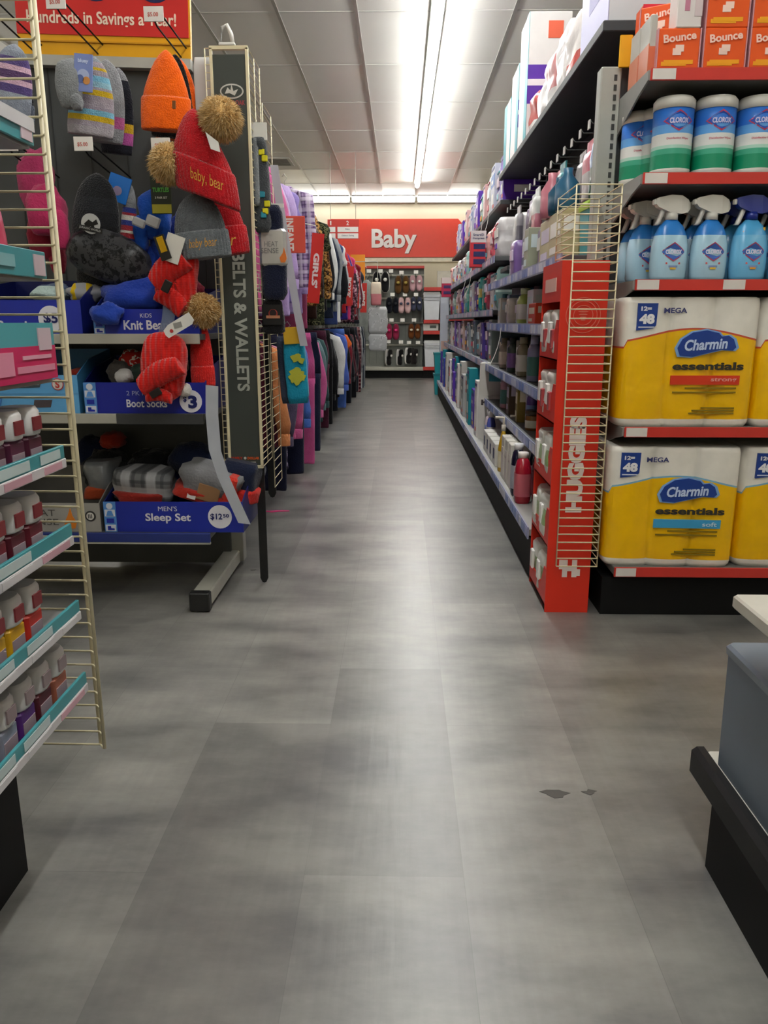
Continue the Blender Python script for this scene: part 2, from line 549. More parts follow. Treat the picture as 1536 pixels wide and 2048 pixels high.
# ------------------------------------------------------------------ end wall: the Baby sign and the hanging aisle number
yS = YB - 0.06
a = at(655, 438, yS); b = at(924, 514, yS)
t = thing('department_sign', 'long coral red department sign reading Baby on the end wall', 'sign', ((a.x + b.x) / 2, yS, b.z))
W, Hh = b.x - a.x, a.z - b.z
poly = [(-W / 2, 0), (W / 2, 0), (W / 2, Hh * 0.86), (W / 2 - 0.09, Hh), (-W / 2 + 0.07, Hh), (-W / 2, Hh * 0.86)]
G().prism(poly, 0, 0.05, M('#ee4a36', 0.4, var=0.02)).build('board', t)
p0 = at(743, 458, yS); p1 = at(833, 507, yS); cx = (p0.x + p1.x) / 2 - (a.x + b.x) / 2; cz = (p0.z + p1.z) / 2 - b.z
g = G().text('Baby', cx + 0.012, cz - 0.01, p1.x - p0.x, p0.z - p1.z, -0.002, M('#8c2a22', 0.5, var=0), 0.03)
g.text('Baby', cx, cz, p1.x - p0.x, p0.z - p1.z, -0.012, M('#fbf6f2', 0.4, var=0), 0.03)
g.build('lettering', t)

yA = 11.6
a = at(655, 439, yA); b = at(718, 478, yA)
t = thing('aisle_number_sign', 'hanging red aisle directory numbered 1 and 2 with white text strips', 'sign', ((a.x + b.x) / 2, yA, b.z))
W, Hh = b.x - a.x, a.z - b.z
g = G().box(-W / 2, W / 2, 0, 0.02, 0, Hh, M('#c7382f', 0.45, var=0.03)); g.build('board', t)
xs = -W / 2 + W * 0.28
g = G()
for z0, z1 in ((0.03, 0.29), (0.36, 0.62)):
    g.box(xs + 0.015, W / 2 - 0.01, -0.004, 0, Hh * z0, Hh * z1, WHITE); g.box(-W / 2 + 0.01, xs - 0.015, -0.004, 0, Hh * z0, Hh * z1, WHITE)
g.build('text_strip', t)
dk = M('#4a4c66', 0.5, var=0)
g = G().text('2', xs / 2 + W / 4, Hh * 0.82, W * 0.08, Hh * 0.22, -0.001, WHITE, 0.02)
g.text('1', -W / 2 + W * 0.1, Hh * 0.82, W * 0.04, Hh * 0.22, -0.001, WHITE, 0.02)
g.text('Baby', xs / 2 + W / 4, Hh * 0.5, W * 0.14, Hh * 0.1, -0.005, dk)
g.text('Children\'s Clothing', xs / 2 + W / 4, Hh * 0.17, W * 0.4, Hh * 0.1, -0.005, dk)
g.build('lettering', t)
g = G()
for sx in (-0.4, 0.4):
    g.tube([(sx * W, 0.01, Hh), (sx * W, 0.01, CEIL - b.z - 0.006)], 0.004, STEEL_L)
g.build('hanging_wire', t)

# ------------------------------------------------------------------ end wall fixtures
yW = 14.75


def bx(px0, py0, px1, py1, y):      # corner points of a face at distance y -> x0, x1, z0, z1
    a = at(px0, py0, y); b = at(px1, py1, y)
    return a.x, b.x, b.z, a.z


x0, x1, _, ztop = bx(700, 534, 847, 757, yW)
x0 = -1.5
t = thing('shoe_display', 'grey slatted shoe display with hooks against the end wall', 'display fixture', ((x0 + x1) / 2, yW, 0))
c = (x0 + x1) / 2; hw = (x1 - x0) / 2
slat = metal('#7f827d', 0.5)
g = G().box(-hw, hw, 0.45, 0.5, 0.2, ztop, slat)
for k in range(14):
    xx = -hw + 0.07 + k * (2 * hw / 14)
    g.box(xx - 0.004, xx + 0.004, 0.444, 0.45, 0.25, ztop - 0.02, metal('#6a6d69', 0.5))
g.build('back_panel', t)
G().box(-hw, hw, 0.06, 0.5, 0, 0.14, BLACK).build('base', t)
G().box(-hw, hw, 0.0, 0.48, 0.14, 0.2, STEEL_L, 0.006).build('deck', t)
G().box(-hw, hw, 0.3, 0.46, ztop - 0.005, ztop + 0.04, M('#c43a34', 0.4)).build('top_strip', t)
RAILS = [at(800, q, yW + 0.4).z for q in (551, 597, 646, 690)]
for z in RAILS:
    G().tube([(-hw, 0.38, z), (hw, 0.38, z)], 0.018, STEEL_L, 8).build('rail', t)

x0b, x1b, _, zt2 = bx(848, 575, 1010, 757, yW)
t = thing('bin_shelf', 'shelving bay with red edge strips holding white lidded bins', 'shelving', ((x0b + x1b) / 2, yW, 0))
hw2 = (x1b - x0b) / 2; cb = (x0b + x1b) / 2
G().box(-hw2, hw2, 0.45, 0.5, 0.1, zt2 + 0.02, metal('#3c3e3e', 0.6)).build('back_panel', t)
G().box(-hw2, hw2, 0.04, 0.5, 0, 0.15, BLACK).build('base', t)
BINZ = []
for q in (575, 640, 662, 734):
    z = at(860, q, yW).z; BINZ.append(z)
    o = G().box(-hw2, hw2, 0.0, 0.48, z - 0.05, z, metal('#3a3b3b', 0.6)).build('shelf', t)
    G().box(-hw2, hw2, -0.008, 0.0, z - 0.06, z + 0.005, M('#c23a33', 0.4)).build('edge_strip', o)
G().box(-0.5 - cb + x1b - hw2, hw2, 0.52, 0.6, 0.3, 1.95, M('#dcd6c6', 0.5)).build('side_board', t)


def lidded_bin(x, z, w_, h_, label):
    t = thing('storage_bin', label, 'storage bin', (x, yW + 0.06, z))
    m = plas('#d9dce2', 0.35)
    l = lambda k, zz: [(sx * w_ / 2 * k, 0.02 + (sy + 1) * 0.16 * k, zz) for sx, sy in ((-1, -1), (1, -1), (1, 1), (-1, 1))]
    G().loft([l(0.86, 0), l(1.0, h_ * 0.9)], m, smooth=False).build('tub', t)
    g = G().loft([l(1.05, h_ * 0.9), l(1.05, h_ * 0.93), l(0.96, h_)], plas('#eceef0', 0.3), smooth=False)
    for k in range(3):
        g.loft([l(1.015, h_ * (0.8 - 0.06 * k)), l(1.015, h_ * (0.815 - 0.06 * k))], m, smooth=False)
    g.build('lid', t)


lidded_bin(at(864, 600, yW).x, BINZ[1], 0.30, 0.50, 'tall white lidded bin on the bay\'s second shelf down')
lidded_bin(at(866, 700, yW).x, BINZ[3], 0.32, 0.48, 'tall white lidded bin on the bay\'s bottom deck')
p = at(862, 652, yW)
o = G().box(-0.14, 0.14, 0, 0.25, 0, 0.13, card('#d6d6d2'), 0.008).box(-0.02, 0.1, -0.002, 0, 0.05, 0.1, card('#5b625f')).build('shoe_box')
tag(place(o, (p.x, yW + 0.05, BINZ[2])), 'low white box between the two white lidded bins', 'box')

# hooks with tickets and slippers on the shoe display
TIX = [(738, 542), (761, 542), (782, 542), (803, 545), (832, 544), (785, 589), (810, 589), (832, 589), (783, 640), (805, 640), (828, 640), (777, 683), (802, 684), (818, 685), (836, 685)]
for i, (px, py) in enumerate(TIX):
    r = min(range(4), key=lambda k: abs((551, 597, 646, 690)[k] - py - 7))
    p = at(px, py, yW + 0.12)
    t = thing('display_hook', 'chrome hook with white ticket on the shoe display\'s %s rail, %s from the clothes side' % (('top', 'second', 'third', 'lowest')[r], nth(1 + sum(1 for q in TIX[:i] if abs(q[1] - py) < 12))), 'hook', (p.x, yW + 0.36, RAILS[r]), group='hooks on the shoe display')
    dz = p.z - RAILS[r]
    G().tube([(0, 0, 0), (0, -0.12, 0.0), (0, -0.22, dz * 0.6), (0, -0.245, dz)], 0.006, STEEL_L).build('wire', t)
    G().box(-0.04, 0.04, -0.252, -0.246, dz - 0.03, dz + 0.03, M('#f2efe8', 0.4)).build('ticket', t)


def slipper(px, py, y, col, sole, label, size=0.12, pair=True, rotz=0.0, lace='#e8e4de'):
    p = at(px, py, y)
    t = thing('slipper_pair' if pair else 'shoe', label, 'shoes', p, (0, 0, rotz))
    for sx in ((-0.5, 0.5) if pair else (0,)):
        g = G(); loops = []
        for i in range(9):
            f = i / 8; z = -size + 2.2 * size * f
            wd = size * (0.36 + 0.12 * math.sin(f * PI) - 0.06 * f)
            dp = size * (0.42 - 0.2 * math.sin(f * PI))
            if i in (0, 8):
                wd *= 0.6; dp *= 0.6
            loops.append([(sx * size * 0.98 + wd * math.cos(2 * PI * j / 12), dp * math.sin(2 * PI * j / 12) - (0.03 if f > 0.6 else 0), z) for j in range(12)])
        o = g.loft(loops, fab(col)).build('upper', t)
        g = G(); loops = []
        for i in range(9):
            f = i / 8; z = -size * 1.04 + 2.28 * size * f
            wd = size * (0.42 + 0.12 * math.sin(f * PI) - 0.06 * f) * (0.6 if i in (0, 8) else 1)
            loops.append([(sx * size * 0.98 + wd * math.cos(2 * PI * j / 12), size * 0.3 + 0.02 * math.sin(2 * PI * j / 12), z) for j in range(12)])
        g.loft(loops, M(sole, 0.7)).build('sole', t)
        G().lathe([(0.001, 0), (size * 0.2, 0.005), (size * 0.22, 0.012), (size * 0.1, 0.02)], M(lace, 0.6), seg=10).build('trim', t, (sx * size * 0.98, -size * 0.36, size * 0.35), (PI / 2, 0, 0))


slipper(804, 571, yW + 0.12, '#5b3d1c', '#3a2a18', 'brown furry slippers hanging on the top rail of the shoe display', 0.14, lace='#a08a3c')
slipper(832, 568, yW + 0.12, '#c49aa0', '#a98088', 'pale pink slippers hanging at the end of the top rail', 0.125)
slipper(785, 612, yW + 0.12, '#10121c', '#0b0b10', 'black slippers hanging on the second rail of the shoe display', 0.125, lace='#22242c')
slipper(809, 612, yW + 0.12, '#d9b3b4', '#8c6a70', 'pink ballet slippers with dark straps on the second rail', 0.125, lace='#39405c')
slipper(833, 609, yW + 0.12, '#3a3d52', '#2c2e3c', 'slate blue slippers with a white label on the second rail', 0.11)
slipper(785, 665, yW + 0.12, '#8f2445', '#501527', 'dark pink slippers with a bright pom on the third rail', 0.13, lace='#ff3a8c')
slipper(829, 664, yW + 0.12, '#6b3a15', '#4d2a10', 'chestnut slippers with a cream label on the third rail', 0.12, lace='#e7d9bf')
slipper(762, 566, yW + 0.1, '#141316', '#e6e2dc', 'black trainers with white soles on the top rail', 0.16)
for i, (px, py, cl) in enumerate(((778, 716, '#1a1718'), (800, 716, '#121214'), (817, 713, '#171516'), (829, 714, '#1f1a1a'))):
    slipper(px, py, yW + 0.16, cl, ('#b9b6b2', '#cfccc8', '#ece9e4', '#2a2422')[i], 'dark trainer hanging from the lowest rail, %s from the clothes side' % nth(i + 1), 0.13, pair=False, rotz=0.9)

# ================================================================== goods builders (front at y = 0 facing -y, standing on z = 0)
def carton(name, label, cat, w_, d_, h_, col, decals=(), texts=(), group=None, mat=None, c=0.003):
    """box of goods; decals = (side, u0, u1, v0, v1, colour) with side f(ront), l (-x end), r (+x end), t(op); texts = (string, u, v, w, h, colour, bold, rot) on the front"""
    g = G().box(-w_ / 2, w_ / 2, 0, d_, 0, h_, mat or card(col), c)
    for di, (sd, u0, u1, v0, v1, dc) in enumerate(decals):
        m = dc if not isinstance(dc, str) else card(dc)
        q = 0.0012 + 0.0003 * di
        if sd == 'f':
            g.box(-w_ / 2 + u0 * w_, -w_ / 2 + u1 * w_, -q, 0.001, v0 * h_, v1 * h_, m)
        elif sd == 'l':
            g.box(-w_ / 2 - q, -w_ / 2 + 0.001, d_ * (1 - u1), d_ * (1 - u0), v0 * h_, v1 * h_, m)
        elif sd == 'r':
            g.box(w_ / 2 - 0.001, w_ / 2 + q, d_ * u0, d_ * u1, v0 * h_, v1 * h_, m)
        elif sd == 't':
            g.box(-w_ / 2 + u0 * w_, -w_ / 2 + u1 * w_, v0 * d_, v1 * d_, h_ - 0.001, h_ + q, m)
    for tx in texts:
        st, u, v, tw, th, tcx = tx[:6]
        g.text(st, -w_ / 2 + u * w_, v * h_, tw * w_, th * h_, -0.0014 - 0.0003 * len(decals), card(tcx), tx[6] if len(tx) > 6 else 0.03, tx[7] if len(tx) > 7 else 0)
    return tag(g.build(name), label, cat, group)


def bottle(name, label, cat, w_, h_, body, cap, lab=None, d_=None, shape='round', capr=0.45, caph=0.16, group=None, glossy=0.2):
    d_ = d_ or w_
    t = thing(name, label, cat, group=group)
    bm_ = plas(body, glossy)
    hb = h_ * (1 - caph)
    pr = {'round': [(0.9, 0), (1, 0.03), (1, 0.78), (0.95, 0.86), (0.7, 0.94), (capr * 0.9, 1.0)],
          'oval': [(0.85, 0), (0.97, 0.06), (1, 0.4), (0.96, 0.75), (0.75, 0.92), (capr * 0.9, 1.0)],
          'slope': [(0.95, 0), (1, 0.03), (1, 0.55), (0.8, 0.72), (0.5, 0.9), (capr * 0.9, 1.0)],
          'jar': [(0.95, 0), (1, 0.04), (1, 0.9), (0.93, 1.0)]}[shape]
    pw = 0.7 if shape == 'oval' else 1.0
    R = w_ / 2
    G().lathe([(r * R, z * hb) for r, z in pr], bm_, 0, d_ / 2, 20, 1, d_ / w_, power=pw).build('body', t)
    cr = capr * R if shape != 'jar' else R * 1.02
    G().lathe([(cr, hb * 0.985), (cr, hb + h_ * caph * 0.9), (cr * 0.85, h_)], plas(cap, 0.3), 0, d_ / 2, 16, 1, 1 if shape != 'jar' else d_ / w_, ribs=0).build('cap', t)
    if lab:
        z0, z1 = (0.16, 0.66) if shape != 'slope' else (0.1, 0.5)
        g = G(); k = 1.012
        g.lathe([(R * k, hb * z0), (R * k, hb * z1)], card(lab), 0, d_ / 2, 20, 1, d_ / w_, cap=False, power=pw)
        g.build('label_wrap', t)
    return t


def softpack(name, label, cat, w_, d_, h_, cols, zb=None, group=None, wob=0.12, seed=0, e=0.3, texts=(), decals=()):
    mats = [film(c) for c in cols]
    g = G().soft(w_, d_, h_, mats if len(mats) > 1 else mats[0], wob=wob, seed=seed, zb=zb, nz=13, e=e)
    for u0, u1, v0, v1, dc in decals:
        g.box(-w_ / 2 + u0 * w_, -w_ / 2 + u1 * w_, -0.008, 0.004, v0 * h_, v1 * h_, film(dc), 0.003)
    for st, u, v, tw, th, tcx in texts:
        g.text(st, -w_ / 2 + u * w_, v * h_, tw * w_, th * h_, -0.004, card(tcx), 0.03)
    return tag(g.build(name), label, cat, group)


# ================================================================== nappy and baby-care gondola along the aisle
PEG = M('#2b2b2c', 0.6, var=0.05)
SHELF_D = metal('#56585a', 0.5)
SHELF_U = metal('#3c3d40', 0.5)
Y0, Y1, Y2 = 3.06, 5.58, 11.3
XBK = 1.02
t = thing('shelf_gondola', 'long dark shelving gondola of baby goods lining the aisle', 'shelving', (XBK, Y0, 0))
G().box(0, 0.05, 0, Y2 - Y0, 0.15, 2.06, PEG).build('back_panel', t)
G().box(-(XBK - 0.535), 0, 0, Y2 - Y0, 0, 0.165, BLACK).build('base', t)
TAGW = [M(c, 0.35, var=0.05) for c in ('#b9bccd', '#7f8fbf', '#c9cad6', '#5b74b3', '#8f98c4', '#a9aecb')]
TAGP = [M(c, 0.35, var=0.05) for c in ('#b7a9c2', '#c9c0cf', '#7d86b0', '#d6b9c4', '#9fb1b8')]


def gshelf(x, y0, y1, z, name='shelf', strip=True, tags=TAGW, seed=1, under=0.03, col=None):
    o = G().box(x - XBK, 0, y0 - Y0, y1 - Y0, z - under, z, col or SHELF_D, 0.003).build(name, t)
    if strip:
        rnd = random.Random(seed)
        g = G().box(x - XBK - 0.006, x - XBK, y0 - Y0, y1 - Y0, z - 0.043, z + 0.006, M('#8990ad', 0.35, var=0.04))
        yy = y0 - Y0 + 0.01
        while yy < y1 - Y0 - 0.08:
            ww = rnd.uniform(0.05, 0.085)
            g.box(x - XBK - 0.0075, x - XBK - 0.005, yy, yy + ww, z - 0.037, z, rnd.choice(tags)); yy += ww + rnd.uniform(0.004, 0.03)
        g.build('price_strip', o)
    return o


ZN = {0: 0.215, 1: 0.497, 2: 0.738, 3: 1.015, 4: 1.272, 5: 2.05}     # lower bay, deck to top
ZF = {0: 0.205, 1: 0.742, 2: 1.108, 3: 1.465, 4: 1.868}              # farther bays
XN = {0: 0.522, 1: 0.60, 2: 0.60, 3: 0.60, 4: 0.60, 5: 0.70}
XF = {0: 0.522, 1: 0.615, 2: 0.64, 3: 0.64, 4: 0.70}
gshelf(XN[0], Y0, Y2, ZN[0], 'deck', seed=3, col=metal('#9a9a96', 0.5))
for k in (1, 2, 3, 4):
    gshelf(XN[k], Y0, Y1, ZN[k], seed=10 + k)
gshelf(XN[5], Y0, 6.05, ZN[5], strip=False, under=0.035, col=SHELF_U)
for k in (1, 2, 3):
    gshelf(XF[k], Y1 + 0.03, Y2, ZF[k], seed=20 + k, tags=TAGP)
gshelf(XF[4], 5.9, Y2, ZF[4], strip=False, under=0.03, col=SHELF_U)
for yy in (Y0, Y1, 8.1, 10.5):
    G().box(-0.06, 0.0, yy - Y0 - 0.015, yy - Y0 + 0.015, 0.15, 2.03, STEEL_D).build('upright', t)

GON = 'the baby aisle gondola'
cnt = {}


def put(o, x, y, z, rz=FACE_AISLE_R):
    o.location = (x, y, z); o.rotation_euler = (0, 0, rz); return o


# ---- first bay: goods placed shelf by shelf, from the red tower inwards
def px_shelf(px, py, z):
    return on(px, py, z)


p = on(1056, 1013, ZN[0])
RB = bottle('shampoo_bottle', 'squat red bottle with white cap, front one on the bottom deck beside the red tower', 'bottle', 0.098, 0.235, '#a3182d', '#efe6e2', '#c0616c', 0.075, 'oval', 0.5, 0.1, group='red bottles on the deck')
p.y += 0.09
put(RB, 0.527, p.y, ZN[0])
o = dup(RB, label='squat red bottle with white cap standing behind the front red bottle'); put(o, 0.612, p.y + 0.03, ZN[0])
o = dup(RB, label='squat red bottle third in line behind the front red bottle'); put(o, 0.70, p.y + 0.03, ZN[0])
NB = bottle('shampoo_bottle', 'tall navy bottle with white cap and silver label on the bottom deck', 'bottle', 0.09, 0.25, '#14152e', '#eeeef0', '#a7a9b4', 0.07, 'oval', 0.5, 0.1, group='navy bottles on the deck')
put(NB, 0.532, p.y + 0.16, ZN[0])
o = dup(NB, label='navy bottle with white cap behind the front navy bottle on the deck'); put(o, 0.615, p.y + 0.17, ZN[0])
for k in range(3):
    o = carton('soap_box', 'tall off-white carton on the bottom deck, %s away from the navy bottle' % nth(k + 1), 'box', 0.105, 0.10, 0.225, '#cfcac0', decals=(('f', 0.1, 0.9, 0.1, 0.75, '#ddd3cd'), ('t', 0.1, 0.9, 0.42, 0.48, '#8d8a84'), ('r', 0.1, 0.9, 0.72, 0.78, '#77736e')), texts=(('baby', 0.5, 0.6, 0.5, 0.08, '#a88f8d'),), group='off-white cartons on the deck')
    put(o, 0.545, p.y + 0.315 + k * 0.135, ZN[0])
    o = carton('soap_box', 'tall off-white carton at the back of the deck, behind the %s front one' % nth(k + 1), 'box', 0.105, 0.10, 0.225, '#c6c1b8', decals=(('t', 0.1, 0.9, 0.42, 0.48, '#8d8a84'),))
    put(o, 0.66, p.y + 0.315 + k * 0.135, ZN[0])
yb = p.y + 0.78
for k in range(2):
    t2 = bottle('pump_bottle', 'yellow oil bottle with white pump on the bottom deck, %s past the off-white cartons' % nth(k + 1), 'bottle', 0.075, 0.26, '#c9a024', '#e7dfcf', '#e9dfc0', 0.055, 'slope', 0.34, 0.12, glossy=0.1)
    put(t2, 0.545 + k * 0.09, yb + k * 0.06, ZN[0])
    G().tube([(0, 0.027, 0.25), (0, 0.027, 0.3), (0, -0.02, 0.3)], 0.008, plas('#e7dfcf')).build('pump', t2)
for k in range(4):
    o = carton('tissue_box', 'low white carton with dark blue roundel on the deck, %s past the oil bottles' % nth(k + 1), 'box', 0.14, 0.12, 0.13, '#d8d6d0', decals=(('f', 0.3, 0.7, 0.3, 0.75, '#2e3862'), ('r', 0.2, 0.8, 0.3, 0.7, '#a9abb8')))
    put(o, 0.545, yb + 0.2 + k * 0.17, ZN[0])
ycur = yb + 0.2 + 4 * 0.17 + 0.05
k = 0
while ycur < Y1 - 0.15:
    k += 1
    c = ('#cfd1d8', '#4c54a0', '#c9b7bd', '#d9d5c6')[k % 4]
    o = bottle('lotion_bottle', '%s lotion bottle on the deck, %s past the roundel cartons' % (('white', 'blue', 'rose', 'cream')[k % 4], nth(k)), 'bottle', 0.085, 0.23, c, '#e8e6e2', '#eceae6' if k % 2 else '#8b9bd0', 0.06, 'oval')
    put(o, 0.58, ycur, ZN[0]); ycur += 0.115

# shelf rows: (kind, width, height, depth, colours..., words)
ROWS_N = {
    1: [('pack', .13, .10, '#2f5a8f', 'low blue'), ('pack', .12, .12, '#23406f', 'navy'), ('jar', .09, .12, '#27506f', '#10283c', 'dark teal'), ('bottle', .085, .20, '#1c2426', '#11181a', 'black'),
        ('bottle', .09, .19, '#24403c', '#16201f', 'dark green'), ('bottle', .08, .17, '#7a4a22', '#2b2019', 'brown'), ('jar', .09, .10, '#8a5a2c', '#43301d', 'amber'), ('bottle', .075, .21, '#5f4a8c', '#b7a9cd', 'purple'),
        ('box', .09, .22, '#a79cc0', 'lilac'), ('box', .07, .2, '#8f7a3a', 'olive'), ('bottle', .1, .23, '#b4697c', '#c5818e', 'dusty pink'), ('bottle', .09, .22, '#bc8791', '#d5a7ac', 'rose'), ('box', .1, .2, '#5b4b3c', 'brown'),
        ('bottle', .085, .19, '#3f3a4b', '#22202a', 'charcoal'), ('jar', .1, .12, '#9c8e7a', '#ded7c8', 'tan'), ('bottle', .09, .21, '#c9a2aa', '#eadde0', 'pale pink'), ('box', .1, .19, '#70606a', 'mauve'), ('bottle', .08, .2, '#40545a', '#202a2c', 'slate')],
    2: [('bottle', .075, .21, '#1d6d78', '#12535d', 'teal'), ('pack', .13, .1, '#8a8428', 'olive yellow'), ('bottle', .1, .2, '#1f3f6c', '#1b5aa0', 'dark blue'), ('bottle', .1, .21, '#26507a', '#2d6fb4', 'blue'), ('bottle', .1, .2, '#22436a', '#2a5f9c', 'navy'),
        ('jar', .1, .15, '#c9bfa4', '#2c7fc0', 'beige'), ('bottle', .1, .22, '#8f8fb0', '#b9b7d0', 'lavender'), ('bottle', .09, .23, '#a6a3c2', '#c9c7da', 'pale lavender'), ('bottle', .1, .2, '#8c7f63', '#a6997c', 'tan'), ('bottle', .1, .21, '#9d9277', '#b6ab90', 'sand'),
        ('box', .11, .19, '#8e8a6a', 'khaki'), ('bottle', .1, .18, '#b08a2c', '#8a6a20', 'gold'), ('bottle', .09, .2, '#53625c', '#343f3b', 'grey green'), ('box', .12, .18, '#7d7a85', 'grey'), ('bottle', .1, .2, '#6a8f9a', '#39606c', 'blue grey'), ('bottle', .1, .19, '#a9a08c', '#807660', 'stone'), ('box', .1, .2, '#5c6f78', 'steel blue')],
    3: [('box', .22, .1, '#d9571f', 'orange'), ('box', .12, .11, '#bdbab4', 'pale grey'), ('box', .22, .11, '#8f8c88', 'mid grey'), ('box', .2, .1, '#e0492c', 'red orange'), ('box', .17, .17, '#e3e0ea', 'white and purple'), ('box', .09, .17, '#4c3f92', 'purple'), ('bottle', .12, .19, '#b9c96a', '#dfe6b4', 'lime'),
        ('pack', .12, .14, '#d8d2d8', 'white'), ('bottle', .09, .18, '#c8ccd4', '#5c4e95', 'silver'), ('pack', .12, .15, '#d9d3cb', 'cream'), ('box', .1, .17, '#8d9bb6', 'blue grey'), ('bottle', .09, .18, '#d3a2b2', '#eeeeee', 'pink'), ('box', .12, .16, '#d2cfc4', 'off-white'), ('bottle', .09, .19, '#7aa9b0', '#3d7f88', 'aqua'), ('box', .1, .15, '#b2562f', 'rust'), ('pack', .13, .16, '#cdc7d6', 'pale lilac')],
    4: [('box', .27, .19, '#b3a67c', 'beige'), ('box', .33, .20, '#bdb189', 'light beige'), ('pack', .15, .2, '#8a6f8c', 'plum'), ('box', .14, .21, '#9a9f8a', 'sage'), ('pack', .15, .22, '#3b3358', 'dark violet'), ('box', .14, .2, '#6a6d80', 'grey'), ('pack', .15, .2, '#7b5f9c', 'purple'), ('box', .15, .21, '#a7a3b0', 'pale grey')],
}
SHN = {1: 'second', 2: 'third', 3: 'fourth', 4: 'fifth'}


def good(kind, w_, h_, spec, label, cat=None, seed=0, d_=None):
    if kind == 'bottle':
        return bottle('care_bottle', label, 'bottle', w_, h_, spec[0], spec[1], ('#dfdcd6', '#6f86b8', '#b9a24c', '#c9788a', '#e6dcc8', '#4f7f78', '#8f6fae')[(seed * 3 + int(w_ * 1000)) % 7], w_ * 0.72, 'oval' if seed % 2 else 'round')
    if kind == 'jar':
        return bottle('lotion_jar', label, 'jar', w_, h_, spec[0], spec[1], '#d8d2c2', w_, 'jar', 1, 0.25)
    if kind == 'pack':
        return softpack('wipes_pack', label, 'pack', w_, d_ or 0.11, h_, [spec[0]], seed=seed, decals=((0.2, 0.8, 0.45, 0.75, ('#e6e2da', '#d8c9de', '#c9dde0')[seed % 3]),))
    dc = ('#e8e4dc', '#d9cfe3', '#f0e6d0', '#cfe0e2')[seed % 4]
    return carton('goods_box', label, 'box', w_, d_ or 0.13, h_, spec[0], decals=(('f', 0.12, 0.88, 0.5, 0.8, dc), ('f', 0.12, 0.6, 0.15, 0.3, dc), ('r', 0.1, 0.9, 0.55, 0.85, dc)))


for sh, row in ROWS_N.items():
    yy = Y0 + 0.10
    if sh == 4:
        yy = Y0 + 0.20
    for i, it in enumerate(row):
        kind, w_, h_ = it[0], it[1], it[2]
        if yy + w_ > Y1 - 0.02:
            break
        o = good(kind, w_, h_, it[3:], d_=0.075 if sh == 4 and i < 2 else None, label= '%s %s on the gondola, %s shelf up, %s from the red tower' % (it[-1], {'pack': 'soft pack', 'box': 'carton', 'jar': 'jar', 'bottle': 'bottle'}[kind], SHN[sh], nth(i + 1)), seed=i + sh)
        put(o, XN[sh] + 0.03 + 0.02 * ((i * 7) % 3), yy + w_ / 2, ZN[sh]); yy += w_ + 0.014 + 0.012 * ((i * 5) % 3)
# taller goods standing at the back of the fourth shelf
for i, (c, cp, nm) in enumerate((('#b7bcc4', '#12757c', 'grey can with teal cap'), ('#2f6cae', '#13707a', 'blue can with teal cap'), ('#ad5a78', '#c7c2c8', 'magenta can'), ('#c4c8cc', '#12757c', 'silver can with teal cap'), ('#cfd0d6', '#cfcbd2', 'white can'))):
    o = bottle('hair_spray', '%s, rear of fourth shelf up, %s from the red tower' % (nm, nth(i + 1)), 'bottle', 0.075, 0.225, c, cp, None, None, 'round', 0.75, 0.25)
    put(o, XN[3] + 0.20, Y0 + 1.10 + i * 0.2, ZN[3])
o = softpack('snack_pouch', 'glossy olive yellow pouch lying on top of cartons on the fourth shelf', 'pouch', 0.17, 0.1, 0.07, ['#9a8f10'], seed=3, wob=0.3, e=0.7)
put(o, XN[3] + 0.05, Y0 + 0.60, ZN[3] + 0.112)
# teal tub with lime lid on the fifth shelf beside the wire grid
t3 = thing('storage_tub', 'turquoise tub with lime green lid on the fifth shelf behind the wire grid', 'tub')
l = lambda k, zz: [(sx * 0.072 * k, 0.06 + sy * 0.06 * k, zz) for sx, sy in ((-1, -1), (1, -1), (1, 1), (-1, 1))]
G().loft([l(0.92, 0), l(1, 0.17)], plas('#2f9aa5', 0.3), smooth=False).build('tub', t3)
G().loft([l(1.06, 0.165), l(1.07, 0.185), l(0.9, 0.2)], plas('#a5c23c', 0.3), smooth=False).build('lid', t3)
p = on(1172, 512, ZN[4])
put(t3, 0.765, Y0 + 0.03, ZN[4], 0.05)
o = carton('goods_box', 'lime and white patterned carton beside the turquoise tub', 'box', 0.1, 0.1, 0.17, '#8fae4a', decals=(('f', 0.1, 0.5, 0.2, 0.9, '#e4ead0'), ('f', 0.6, 0.9, 0.1, 0.5, '#dfe8c4')))
put(o, XN[4] + 0.125, Y0 + 0.13, ZN[4])

# hanging hooks and packs below the high shelf
zh = 1.735
for i in range(16):
    y = Y0 + 0.16 + i * 0.155
    t4 = thing('peg_hook', 'steel peg hook with ticket under the high shelf, %s from the shelf end' % nth(i + 1), 'hook', (XBK, y, zh + 0.02), group='peg hooks under the high shelf')
    G().tube([(0, 0, 0), (-0.30, 0, 0.0), (-0.312, 0, 0.012)], 0.0025, STEEL_D).build('wire', t4)
    G().box(-0.316, -0.312, -0.016, 0.016, -0.02, 0.012, M('#b5b2ae', 0.4)).build('ticket', t4)
HANG = [('#5f78a8', '#3d5c46', 'blue and green'), ('#cf5d72', '#b9b3b1', 'pink and grey'), ('#8f8a8c', '#6d6a70', 'grey'), ('#2f7f86', '#c3c6cf', 'teal and white'), ('#d8697f', '#c9c6c6', 'coral and white'), ('#8e8588', '#5b5358', 'smoky grey'), ('#c7c9c6', '#b06a78', 'white and rose'), ('#6b6576', '#3c3946', 'dark grey'), ('#7d6a8a', '#4b3f5c', 'violet'), ('#a3a0a4', '#6e6a74', 'silver')]
